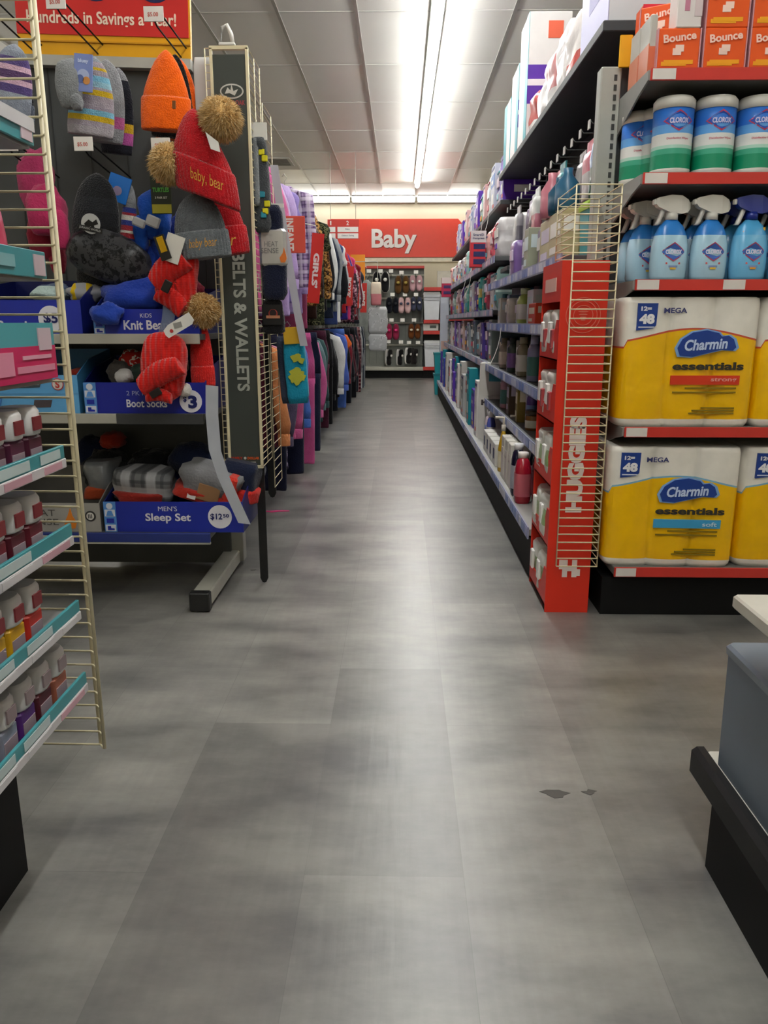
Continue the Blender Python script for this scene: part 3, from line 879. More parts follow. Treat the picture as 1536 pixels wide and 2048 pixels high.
for i, (c1, c2, nm) in enumerate(HANG):
    y = Y0 + 0.16 + i * 0.2325
    h_ = 0.2 if i % 2 else 0.24
    g = G().soft(0.14, 0.045, h_, [film(c2), film(c1)], zb=[0.6, 1], wob=0.2, seed=i, nz=9, e=0.4)
    g.box(-0.06, 0.06, 0.018, 0.026, h_ * 0.97, h_ + 0.05, film(c1))
    o = tag(g.build('hanging_pack'), '%s pouch hanging from the peg hooks, %s from the shelf end' % (nm, nth(i + 1)), 'pouch', 'pouches on the peg hooks')
    put(o, 0.73 + 0.02 * (i % 3), y, zh - h_ - 0.04)
for i, (c1, nm, h_) in enumerate((('#2b5f7e', 'steel blue', 0.16), ('#1f4d66', 'petrol blue', 0.15), ('#c07684', 'pink', 0.19))):
    g = G().lathe([(0.045, 0), (0.05, 0.03), (0.05, h_ * 0.6), (0.02, h_ * 0.85), (0.02, h_)], plas(c1), 0, 0.05, 16)
    o = tag(g.build('care_bottle'), '%s bottle standing on the beige cartons of the fifth shelf, %s one inward' % (nm, nth(i + 1)), 'bottle')
    put(o, XN[4] + 0.015 + 0.0 * i, Y0 + 0.30 + i * 0.15 + 0.04 * (i == 2), ZN[4] + (0.191 if i < 2 else 0.201))

# ---- high shelf of the first bay: big boxes and nappy packs
o = carton('appliance_box', 'big pale grey carton at the end of the high shelf above the wire grid', 'box', 0.44, 0.26, 0.4, '#c4c6cb', decals=(('f', 0.0, 1.0, 0.0, 0.85, '#b7b6dc'), ('l', 0.05, 0.95, 0.05, 0.95, '#cfd0d3'), ('f', 0.3, 0.7, 0.3, 0.6, '#6f6aa8')))
put(o, 0.72, Y0 + 0.24, ZN[5])
NP = [('#c9443a', '#e8e2e0', 0.30, 0.25, 'red and white'), ('#e9e4e2', '#d9d4d4', 0.24, 0.3, 'white'), ('#e6e2e0', '#c98a8c', 0.25, 0.27, 'white and rose'), ('#dcd8d8', '#eceaea', 0.25, 0.2, 'pale grey'), ('#efece8', '#c7605c', 0.23, 0.22, 'white and red')]
yy = Y0 + 0.53
for i, (c1, c2, w_, h_, nm) in enumerate(NP):
    o = softpack('nappy_pack', '%s nappy pack on the high shelf, %s past the pale grey carton' % (nm, nth(i + 1)), 'nappies', w_, 0.2, h_, [c1, c2, c2], seed=i, wob=0.2)
    put(o, 0.735, yy + w_ / 2, ZN[5]); yy += w_ + 0.02
for i in range(3):
    w_ = 0.32
    o = carton('nappy_box', 'tall white teal-edged carton, %s past the soft packs on the high shelf' % nth(i + 1), 'box', w_, 0.24, (0.68, 0.52, 0.42)[i], '#e4e2e2',
               decals=(('f', 0.7, 1.0, 0.0, 1.0, '#1d98a6'), ('r', 0.0, 1.0, 0.30, 0.6, '#5a2ea6'), ('r', 0.0, 1.0, 0.44, 0.49, '#e9e6ee'), ('r', 0.45, 0.8, 0.8, 0.93, '#e2674c')) if i < 2 else (('f', 0.0, 0.4, 0.0, 1.0, '#1d98a6'), ('r', 0.0, 0.9, 0.0, 1.0, '#2aa3ae')))
    put(o, 0.72, yy + w_ / 2, ZN[5]); yy += w_ + 0.03

# ---- farther bays, shelf by shelf
PAL = {
    0: [('#dcdad6', '#dcdad6', 'white'), ('#2b3f9c', '#3e57b8', 'royal blue'), ('#5b35a8', '#7a4fc4', 'violet'), ('#178a94', '#1fa0aa', 'teal'), ('#4a2f96', '#2b1f6c', 'deep purple'), ('#e2dfdc', '#c9443a', 'white and red'), ('#a9acac', '#8f9496', 'grey'), ('#6f7f86', '#8d9a9e', 'slate grey'), ('#cfcac4', '#b9b4ae', 'cream'), ('#d9d5d2', '#9aa1a6', 'pale grey')],
    1: [('#7d8a88', '#5f6d6d', 'grey green'), ('#8f98a0', '#6d7680', 'grey'), ('#6b4d92', '#8a6bb0', 'purple'), ('#4b3a86', '#5c4a9c', 'indigo'), ('#b99a92', '#d0b5ad', 'peach'), ('#cfc9c4', '#b7b0ac', 'cream'), ('#5d6a74', '#44505a', 'slate'), ('#a08aa8', '#7f6a8a', 'mauve')],
    2: [('#7f9c96', '#b0c4be', 'sea green'), ('#5b3f9c', '#8c5a8c', 'purple'), ('#c9c4c8', '#d8d2d6', 'white'), ('#a23b50', '#d0a4a8', 'crimson'), ('#d9bfc0', '#b98f92', 'pale pink'), ('#3f8f86', '#86c0b4', 'green'), ('#2aa09a', '#d8c870', 'turquoise')],
    3: [('#d7d4d4', '#c7c4c6', 'white'), ('#c9c4c4', '#b9b4b6', 'pale grey'), ('#c2505a', '#8f3c4c', 'red'), ('#d9a9a4', '#c98f8c', 'salmon'), ('#e1dedb', '#9aa3b0', 'white'), ('#8fb3ae', '#c9dad6', 'mint'), ('#cdb9c9', '#a98fb0', 'lilac')],
    4: [('#5c2fa8', '#6f42bf', 'purple'), ('#6a3cb8', '#4a2492', 'violet'), ('#c9c6d2', '#7a64b4', 'white and purple'), ('#b9bccb', '#5a79b8', 'pale blue'), ('#39506e', '#7c93b4', 'navy'), ('#d3d1cf', '#b7b7b9', 'white'), ('#cfa6a6', '#e0c6c4', 'pink'), ('#4fa79c', '#8fcac0', 'mint green'), ('#62b0a4', '#a8d4cc', 'sea green')],
}
HT = {0: (0.40, 0.45, 0.36, 0.42, 0.3), 1: (0.26, 0.3, 0.22, 0.28), 2: (0.27, 0.24, 0.29), 3: (0.27, 0.24, 0.22, 0.26), 4: (0.32, 0.26, 0.36, 0.24)}
SHF = {0: 'bottom deck', 1: 'second shelf up', 2: 'third shelf up', 3: 'fourth shelf up', 4: 'top shelf'}
for sh in (1, 2, 3, 4, 0):
    yy = Y1 + (0.07 if sh < 4 else 0.40)
    i = 0
    while yy < Y2 - 0.3:
        c1, c2, nm = PAL[sh][min(i, 10 ** 6) % len(PAL[sh])]
        w_ = (0.17, 0.21, 0.15, 0.24, 0.19)[(i * 3 + sh) % 5]
        h_ = HT[sh][(i * 2 + sh) % len(HT[sh])]
        lab = '%s %%s on the %s, %s past the bay post' % (nm, SHF[sh], nth(i + 1))
        if (i + sh) % 3 == 1 or sh == 0:
            o = carton('nappy_box', lab % 'carton', 'box', w_, 0.26, h_, c1, decals=(('f', 0.0, 1.0, 0.55, 0.8, c2), ('f', 0.3, 0.7, 0.2, 0.4, '#e6e2dc'), ('f', 0.15, 0.6, 0.62, 0.7, '#f0ece4'), ('f', 0.55, 0.9, 0.1, 0.17, ('#d8503c', '#3c8fc0', '#e0b040')[i % 3]), ('f', 0.1, 0.9, 0.9, 0.95, ('#3c3470', '#c04458', '#2a8f98')[i % 3]), ('r', 0.2, 0.9, 0.6, 0.8, c2), ('r', 0.3, 0.7, 0.2, 0.35, '#e6e2dc'), ('l', 0.2, 0.9, 0.55, 0.85, c2)))
        else:
            o = softpack('nappy_pack', lab % 'soft pack', 'nappies', w_, 0.24, h_, [c1, c2, c1], zb=[0.45, 0.7, 1], seed=i + sh * 7, wob=0.12, decals=((0.18, 0.82, 0.5, 0.72, ('#e6e2da', '#cfe0e4', '#e8d2d6', '#d9cfe8')[i % 4]), (0.3, 0.7, 0.22, 0.36, ('#e0a03c', '#c94a5c', '#4a9cae', '#7a54b4')[(i + sh) % 4]), (0.15, 0.85, 0.82, 0.86, ('#4a3f86', '#e6e2da', '#2a8f98', '#b8405c')[(i * 3 + sh) % 4])))
        put(o, XF[sh] + 0.025 + 0.02 * ((i * 5) % 3), yy + w_ / 2, ZF[sh] if sh else ZN[0]); yy += w_ + 0.012 + 0.02 * ((i * 7 + sh) % 2)
        i += 1
# stand-out packs at the bay post
for k, (px, py, sh) in enumerate(((1010, 508, 3), (1003, 612, 2))):
    w_ = 0.34
    o = softpack('nappy_pack', 'tall white pack with turquoise stripe facing out at the bay post, %s shelf up' % ('fourth', 'third')[k], 'nappies', w_, 0.24, 0.33, ['#d6d2d0'], seed=40 + k, wob=0.08, e=0.45, decals=((0.36, 0.56, 0.1, 0.9, '#4ab0c4'), (0.28, 0.31, 0.2, 0.86, '#b9a5cc')))
    o.location = (XF[sh] + 0.22, Y1 - 0.35, ZF[sh] - 0.09 if sh == 3 else ZF[sh] - 0.09); o.rotation_euler = (0, 0, -0.35)
    o['hold'] = 1
    g = G().box(XF[sh] - XBK + 0.03, 0, Y1 - 0.4 - Y0, Y1 - 0.05 - Y0, ZF[sh] - 0.12, ZF[sh] - 0.091, SHELF_U, 0.003)
    g.build('bracket_shelf', t)
p = at(962, 548, 6.75)
o = carton('medicine_box', 'red and white compress carton with dark blue windows jutting from the fourth shelf', 'box', 0.12, 0.1, 0.27, '#cf2f3c', decals=(('f', 0, 1, 0.68, 1.0, '#d8d3d3'), ('f', 0.2, 0.95, 0.5, 0.64, '#26285c'), ('f', 0.2, 0.95, 0.29, 0.43, '#26285c'), ('f', 0.2, 0.95, 0.08, 0.22, '#26285c')), texts=(('SmartID', 0.5, 0.89, 0.7, 0.07, '#4a4a70'), ('Compress', 0.5, 0.79, 0.75, 0.07, '#4a4a70')))
place(o, (0.60, 6.42, ZF[3] - 0.02), (0, 0, 0))
p = at(899, 588, 10.6)
o = carton('medicine_box', 'small crimson and white carton jutting from the third shelf near the end wall', 'box', 0.12, 0.1, 0.24, '#b9284e', decals=(('f', 0, 1, 0.7, 1.0, '#d9c9c4'), ('f', 0.2, 0.95, 0.45, 0.6, '#3f285c'), ('f', 0.2, 0.95, 0.15, 0.3, '#3f285c')))
place(o, (0.58, 10.4, ZF[3] - 0.13))
# large things on the deck at the bay post
o = carton('nappy_box', 'tall white carton with script lettering on the deck beside the bay post', 'box', 0.2, 0.2, 0.30, '#cdcac6', decals=(('f', 0, 1, 0, 1, '#cbc8c3'),), texts=(('Kirl', 0.45, 0.86, 0.7, 0.13, '#3c3436'),))
place(o, (0.65, Y1 - 0.02, ZN[0]), (0, 0, -0.2))
o = carton('nappy_box', 'white carton with turquoise label stacked on the script-lettered carton', 'box', 0.19, 0.2, 0.23, '#c4c2bc', decals=(('f', 0.35, 0.95, 0.45, 0.9, '#2f8f9c'),))
place(o, (0.65, Y1 - 0.01, ZN[0] + 0.301), (0, 0, -0.2))
# turquoise crates at the end of the run
for k in range(2):
    t5 = thing('plastic_crate', '%s turquoise crate stacked on the floor at the end of the gondola' % ('lower', 'upper')[k], 'crate', (0.64, Y2 + 0.06, 0.0 + k * 0.30))
    l = lambda kk, zz: [(sx * 0.16 * kk, 0.15 + sy * 0.14 * kk, zz) for sx, sy in ((-1, -1), (1, -1), (1, 1), (-1, 1))]
    G().loft([l(0.9, 0.0), l(1.0, 0.27)], plas('#169aa3', 0.35), smooth=False).build('tub', t5)
    G().loft([l(1.05, 0.265), l(1.05, 0.297)], plas('#0f7f88', 0.35), smooth=False).build('lid', t5)
o = carton('goods_box', 'long pale carton on end on top of the turquoise crates', 'box', 0.12, 0.15, 0.8, '#c5cbd6', decals=(('f', 0.1, 0.9, 0.02, 0.2, '#c9a59a'),))
place(o, (0.62, Y2 + 0.12, 0.6))

# paper clip strips hanging from the shelf edge
for k, (y, zz, L) in enumerate(((4.75, ZN[3] - 0.02, 0.22), (6.6, ZF[4] - 0.01, 0.2), (7.1, ZF[4] - 0.01, 0.2), (7.4, ZF[3] - 0.02, 0.2), (8.0, ZF[3] - 0.02, 0.18))):
    g = G(); g.loft([[(-0.012, -0.06 * f * f - 0.008, -f * L), (0.012, -0.06 * f * f - 0.008, -f * L), (0.012, -0.06 * f * f - 0.006, -f * L), (-0.012, -0.06 * f * f - 0.006, -f * L)] for f in (0, 0.25, 0.5, 0.75, 1)], M('#dedbd4', 0.4), smooth=False)
    o = tag(g.build('paper_flag'), 'white paper strip dangling from a shelf edge of the gondola, %s from the red tower' % nth(k + 1), 'paper strip')
    place(o, ((XN[3] if k == 0 else XF[4] if k < 3 else XF[3]) - 0.002, y, zz), (0, 0, FACE_AISLE_R))

# ================================================================== wire wing grid and the red display tower
HT_ = 1.225
x0, x1, y0, y1 = 0.528, 0.684, 2.69, 3.04
RED = card('#d8301c'); RED2 = card('#c22a1a')
t = thing('wipes_display', 'tall red cardboard tower of baby wipes at the aisle corner', 'display tower', ((x0 + x1) / 2, y0, 0))
W = x1 - x0; D = y1 - y0; hw = W / 2
g = G().box(-hw, hw, 0, 0.005, 0, HT_, RED)
white = card('#e9dcd6')
g.text('HUGGIES', 0.005, 0.545, 0.34, 0.058, -0.001, white, 0.07, PI / 2)
for a_, b_ in (((-0.03, 0.16), (0.03, 0.16)),):
    for dx in (-0.022, 0.012):
        g.box(dx, dx + 0.018, -0.002, 0, 0.135, 0.2, white)
    g.box(-0.004, 0.012, -0.0025, 0, 0.158, 0.175, white); g.box(-0.034, -0.022, -0.0025, 0, 0.165, 0.2, white); g.box(0.03, 0.042, -0.0025, 0, 0.14, 0.165, white)
ring = card('#e07a68')
for r_ in (0.058, 0.047, 0.033):
    seg = 36
    for j in range(seg):
        t0, t1 = 2 * PI * j / seg, 2 * PI * (j + 1) / seg
        g.prism([(r_ * math.cos(t0), 1.05 + r_ * math.sin(t0)), (r_ * math.cos(t1), 1.05 + r_ * math.sin(t1)), ((r_ - 0.0022) * math.cos(t1), 1.05 + (r_ - 0.0022) * math.sin(t1)), ((r_ - 0.0022) * math.cos(t0), 1.05 + (r_ - 0.0022) * math.sin(t0))], -0.002, 0, ring)
for k in range(5):
    g.disc(0, 1.035 + k * 0.009, 0.0025, -0.0005, ring, 0.008 + 0.003 * k)
g.build('front_panel', t)
G().box(hw - 0.005, hw, 0.005, D, 0, HT_, RED).build('side_panel', t)
G().box(-hw, hw - 0.005, D - 0.005, D, 0, HT_, RED).build('back_panel', t)
G().box(-hw, hw - 0.005, 0.005, D - 0.005, HT_ - 0.005, HT_, RED).build('top_panel', t)
TIER = [0.03, 0.25, 0.47, 0.69, 0.905]
for k, z in enumerate(TIER):
    G().box(-hw, hw - 0.006, 0.006, D - 0.006, z - 0.005, z, RED2).build('tray', t)
    # the cut-out lip on the aisle side, rising towards the front panel
    G().prism([(0.005, z - 0.005), (D - 0.005, z - 0.005), (D - 0.005, z + 0.055), (0.10, z + 0.055), (0.05, z + 0.13), (0.005, z + 0.13)], -hw, -hw + 0.004, RED, 'yz').build('lip', t)
g = G().box(-hw, -hw + 0.004, 0.005, D - 0.005, 1.095, HT_ - 0.005, RED)
g.box(-hw - 0.002, -hw, 0.08, 0.28, 1.13, 1.175, card('#e2b7ab'))
g.build('header', t)
for k, z in enumerate(TIER):
    for j in range(2):
        up = k >= 3
        o = softpack('wipes_pack', '%s soft pack of wipes in the red tower, %s tray up, %s' % ('white' if up else 'white and green', nth(k + 1), ('front', 'rear')[j]), 'baby wipes', 0.125, 0.125, 0.165, ['#d5d0cb'] if up else ['#d3d3cb', '#8fa872', '#d6d6cf'], seed=60 + k * 3 + j, wob=0.22, zb=None if up else [0.35, 0.7, 1], decals=((0.15, 0.5, 0.3, 0.75, '#eceae6'),) + (((0.55, 0.85, 0.2, 0.6, '#b0464a'),) if up else ()))
        put(o, x0 + 0.001, y0 + 0.125 + j * 0.142, z + 0.0005)

tg = thing('wire_grid', 'cream wire grid basket mounted in front of the red tower', 'wire grid', (0.627, 2.66, 0))
xa, xb, za, zb_ = 0.556 - 0.627, 0.70 - 0.627, 0.185, 1.452
g = G()
n = 43
for i in range(n + 1):
    z = za + (zb_ - za) * i / n
    g.tube([(xa, 0, z), (xb, 0, z)], 0.0025, CREAM_WIRE, 5)
for x in (xa, xb):
    g.tube([(x, 0.002, za), (x, 0.002, zb_)], 0.0026, CREAM_WIRE, 5)
g.build('front_grid', tg)
g = G()
i = 0
for k in range(9):
    z = 1.245 + k * 0.0258
    g.tube([(xa - 0.0, 0.0, z), (xa - 0.0, 0.30, z)], 0.0019, CREAM_WIRE, 5)
    g.tube([(xa - 0.0, 0.30, z), (xb, 0.30, z)], 0.0019, CREAM_WIRE, 5)
g.tube([(xa, 0.30, 1.24), (xa, 0.30, 1.455)], 0.0026, CREAM_WIRE, 5)
g.build('rear_grid', tg)
g = G()
for i in range(n + 1):
    z = za + (zb_ - za) * i / n
    g.tube([(xb, 0, z), (xb, 0.30, z)], 0.0019, CREAM_WIRE, 5)
g.tube([(xb, 0.30, za), (xb, 0.30, zb_)], 0.0026, CREAM_WIRE, 5)
g.build('side_grid', tg)

# ================================================================== endcap facing the cross aisle: wipes, sprays, toilet paper
EX0, EX1, EY0, EY1 = 0.755, 1.70, 2.64, 3.02
t = thing('endcap_shelving', 'dark endcap shelving with red price strips facing the cross aisle', 'shelving', ((EX0 + EX1) / 2, EY0, 0))
hw = (EX1 - EX0) / 2; ecx = (EX0 + EX1) / 2
G().box(-hw, hw, EY1 - EY0 - 0.04, EY1 - EY0, 0.1, 1.9, PEG).build('back_panel', t)
G().box(-hw - 0.03, hw, 0.035, EY1 - EY0, 0, 0.14, BLACK).build('base', t)
EZ = [0.188, 0.683, 1.160, 1.480, 1.775]
MK = M('#d9d2cc', 0.4, var=0.05)
for k, z in enumerate(EZ):
    o = G().box(-hw, hw, 0, EY1 - EY0 - 0.04, z - 0.03, z, metal('#6d6e6c', 0.5), 0.003).build('shelf', t)
    g = G().box(-hw, hw, -0.008, 0, z - 0.032, z + 0.002, M('#c8352c', 0.4, var=0.04))
    g.box(-hw + 0.005, -hw + 0.075, -0.0095, -0.007, z - 0.03, z, MK)
    if k == 2:
        g.box(-hw + 0.28, -hw + 0.35, -0.0095, -0.007, z - 0.03, z, MK)
    g.build('price_strip', o)
    if k > 0:
        G().prism([(0, z - 0.03), (0, z - 0.002), (EY1 - EY0 - 0.04, z - 0.002), (EY1 - EY0 - 0.04, z - 0.12), (0.1, z - 0.05)], -hw - 0.006, -hw, metal('#8d8e8a', 0.5), 'yz').build('bracket', o)
g = G().box(-hw - 0.075, -hw - 0.005, EY1 - EY0 - 0.06, EY1 - EY0, 0, 1.875, metal('#a3a59e', 0.5), 0.004)
for k in range(52):
    z = 0.25 + k * 0.031
    g.box(-hw - 0.03, -hw - 0.02, EY1 - EY0 - 0.0625, EY1 - EY0 - 0.0595, z, z + 0.018, M('#2c2d2c', 0.6))
g.build('upright', t)
p = at(1252, 102, 2.94)
o = G().box(-0.022, 0.022, 0, 0.006, -0.05, 0.05, card('#e0a512'), 0.003).box(-0.004, 0.004, 0.006, 0.02, 0.03, 0.05, STEEL_L).build('flag_card')
tag(place(o, p), 'small yellow card clipped to the top of the endcap\'s slotted upright', 'card')

# wipes canisters
def canister(label):
    t = thing('wipes_canister', label, 'wipes canister', group='wipes canisters on the endcap')
    R = 0.062
    G().lathe([(R, 0), (R, 0.02), (R, 0.062), (R, 0.078), (R, 0.088), (R, 0.122), (R, 0.148), (R, 0.2)], [card('#e4e4de'), card('#0c8a63'), card('#3fa585'), card('#a9d2c2'), card('#dcdedb'), card('#5c9ede'), card('#2d6fcb')], 0, R, 28).build('body', t)
    G().lathe([(R * 1.03, 0.196), (R * 1.03, 0.222), (R * 0.9, 0.232), (R * 0.3, 0.235)], plas('#d8d6cf', 0.35), 0, R, 28).build('lid', t)
    g = G(); k = R * 1.015
    def dia(cx, cz, a, b, m, kk):      # bent diamond badge
        vs = [(-a, 0), (0, -b), (a, 0), (0, b)]; pts = []
        for u0, v0, u1, v1 in [(vs[i][0], vs[i][1], vs[(i + 1) % 4][0], vs[(i + 1) % 4][1]) for i in range(4)]:
            for q in range(4):
                f = q / 4; pts.append((u0 + (u1 - u0) * f, v0 + (v1 - v0) * f))
        g.add([(kk * math.sin((cx + u) / kk), R - kk * math.cos((cx + u) / kk), cz + v) for u, v in pts], [tuple(range(16))], m)
    dia(0.0, 0.158, 0.05, 0.031, card('#c23a58'), k)
    dia(0.0, 0.158, 0.045, 0.026, card('#2a4fae'), k * 1.004)
    g.text('CLOROX', 0, 0.158, 0.06, 0.016, R, card('#d4d0ee'), 0.04, bend=(k * 1.012, k * 1.012))
    g.text('Disinfecting Wipes', 0, 0.106, 0.07, 0.008, R, card('#c0506a'), 0.02, bend=(k, k))
    g.build('label_print', t)
    return t


c0 = None
xs = 0.862
for i in range(6):
    for r in range(2):
        lab = 'blue and green wipes canister on the endcap, %s row, %s from the upright' % (('front', 'rear')[r], nth(i + 1))
        if c0 is None:
            c0 = canister(lab); o = c0
        else:
            o = dup(c0, label=lab)
        place(o, (xs + i * 0.132, EY0 + 0.02 + r * 0.135, EZ[3]))
o = dup(c0, label='wipes canister at the back of the endcap row, peeping out beside the slotted upright')
place(o, (xs - 0.05, EY0 + 0.20, EZ[3]))

# spray bottles
def spray(label, navy, group):
    t = thing('spray_bottle', label, 'spray bottle', group=group)
    body = plas('#6db7e2' if navy else '#a9cfe4', 0.22)
    top = plas('#2f7fd0' if not navy else '#4fa6dc', 0.25)
    secs = [(0.052, 0), (0.058, 0.012), (0.060, 0.06), (0.058, 0.11), (0.052, 0.14), (0.040, 0.168), (0.022, 0.186), (0.017, 0.19)]
    G().lathe(secs, [body] * 4 + [top] * 3, 0, 0.04, 22, 1.0, 0.62, power=0.8).build('body', t)
    g = G()
    g.text('CLOROX', 0, 0.088, 0.056, 0.014, 0.04, card('#e4e0f4'), 0.05, bend=(0.0608, 0.0395))
    pts = []
    def dia(cz, a, b, m, rx, ry):
        vs = [(-a, 0), (0, -b), (a, 0), (0, b)]; out = []
        for i in range(4):
            for q in range(4):
                f = q / 4; out.append((vs[i][0] + (vs[(i + 1) % 4][0] - vs[i][0]) * f, vs[i][1] + (vs[(i + 1) % 4][1] - vs[i][1]) * f))
        g.add([(rx * math.sin(u / rx), 0.04 - ry * math.cos(u / rx), cz + v) for u, v in out], [tuple(range(16))], m)
    dia(0.088, 0.046, 0.030, card('#c43c5c'), 0.0603, 0.0392)
    dia(0.088, 0.042, 0.026, card('#3c64b4'), 0.0605, 0.0394)
    for z, c_, w_ in ((0.050, '#cf5a5e', 0.05), (0.04, '#7b8fc0', 0.03), (0.034, '#e2b93a' if not navy else '#e09a2a', 0.02)):
        g.add([(0.0603 * math.sin(u / 0.0603), 0.04 - 0.0392 * math.cos(u / 0.0603), zz) for u, zz in ((-w_ / 2, z), (w_ / 2, z), (w_ / 2, z + 0.006), (-w_ / 2, z + 0.006))], [(0, 1, 2, 3)], card(c_))
    if navy:
        g.add([(0.05 * math.sin(u / 0.05), 0.04 - 0.0335 * math.cos(u / 0.05), zz) for u, zz in ((-0.04, 0.145), (0.045, 0.155), (0.045, 0.165), (-0.04, 0.152))], [(0, 1, 2, 3)], card('#d9a62c'))
    g.build('label_print', t)
    hc = plas('#1c2f8e' if navy else '#dcdad2', 0.3)
    g = G().lathe([(0.019, 0.188), (0.019, 0.212)], hc, 0, 0.04, 16)
    sec = lambda x, h0, h1, wd: [(x, 0.04 - wd, h0), (x, 0.04 + wd, h0), (x, 0.04 + wd * 0.8, h1), (x, 0.04 - wd * 0.8, h1)]
    g.loft([sec(-0.058, 0.236, 0.252, 0.010), sec(-0.05, 0.226, 0.256, 0.013), sec(-0.01, 0.21, 0.264, 0.016), sec(0.025, 0.206, 0.262, 0.017), sec(0.048, 0.212, 0.25, 0.013), sec(0.056, 0.222, 0.238, 0.009)], hc, smooth=False)
    g.build('sprayer_head', t)
    G().loft([[(x - 0.006, 0.033, z), (x + 0.006, 0.033, z), (x + 0.006, 0.047, z), (x - 0.006, 0.047, z)] for x, z in ((-0.028, 0.228), (-0.036, 0.205), (-0.046, 0.18), (-0.052, 0.172))], plas('#c9c7c2' if not navy else '#e6e4de', 0.3)).build('trigger', t)
    G().box(-0.066, -0.056, 0.032, 0.048, 0.234, 0.25, plas('#e8e6e0', 0.3), 0.002).build('nozzle', t)
    return t


s1 = s2 = None
for i in range(7):
    navy = i >= 2
    for r in range(2):
        lab = ('blue spray bottle with %s head, %s row, %s from the endcap upright' % ('navy' if navy else 'white', ('front', 'rear')[r], nth(i + 1)))
        src = s2 if navy else s1
        if src is None:
            o = spray(lab, navy, 'navy-headed sprays' if navy else 'white-headed sprays')
            if navy:
                s2 = o
            else:
                s1 = o
        else:
            o = dup(src, label=lab)
        place(o, (0.878 + i * 0.128, EY0 + 0.015 + r * 0.125, EZ[2]), (0, 0, 0.12))
for r in range(2):
    o = dup(s1, label='white-headed spray bottle angled behind the first one beside the upright, %s' % ('front', 'rear')[r])
    place(o, (0.838 + 0.0 * r, EY0 + 0.14 + 0.11 * r, EZ[2]), (0, 0, 0.3))

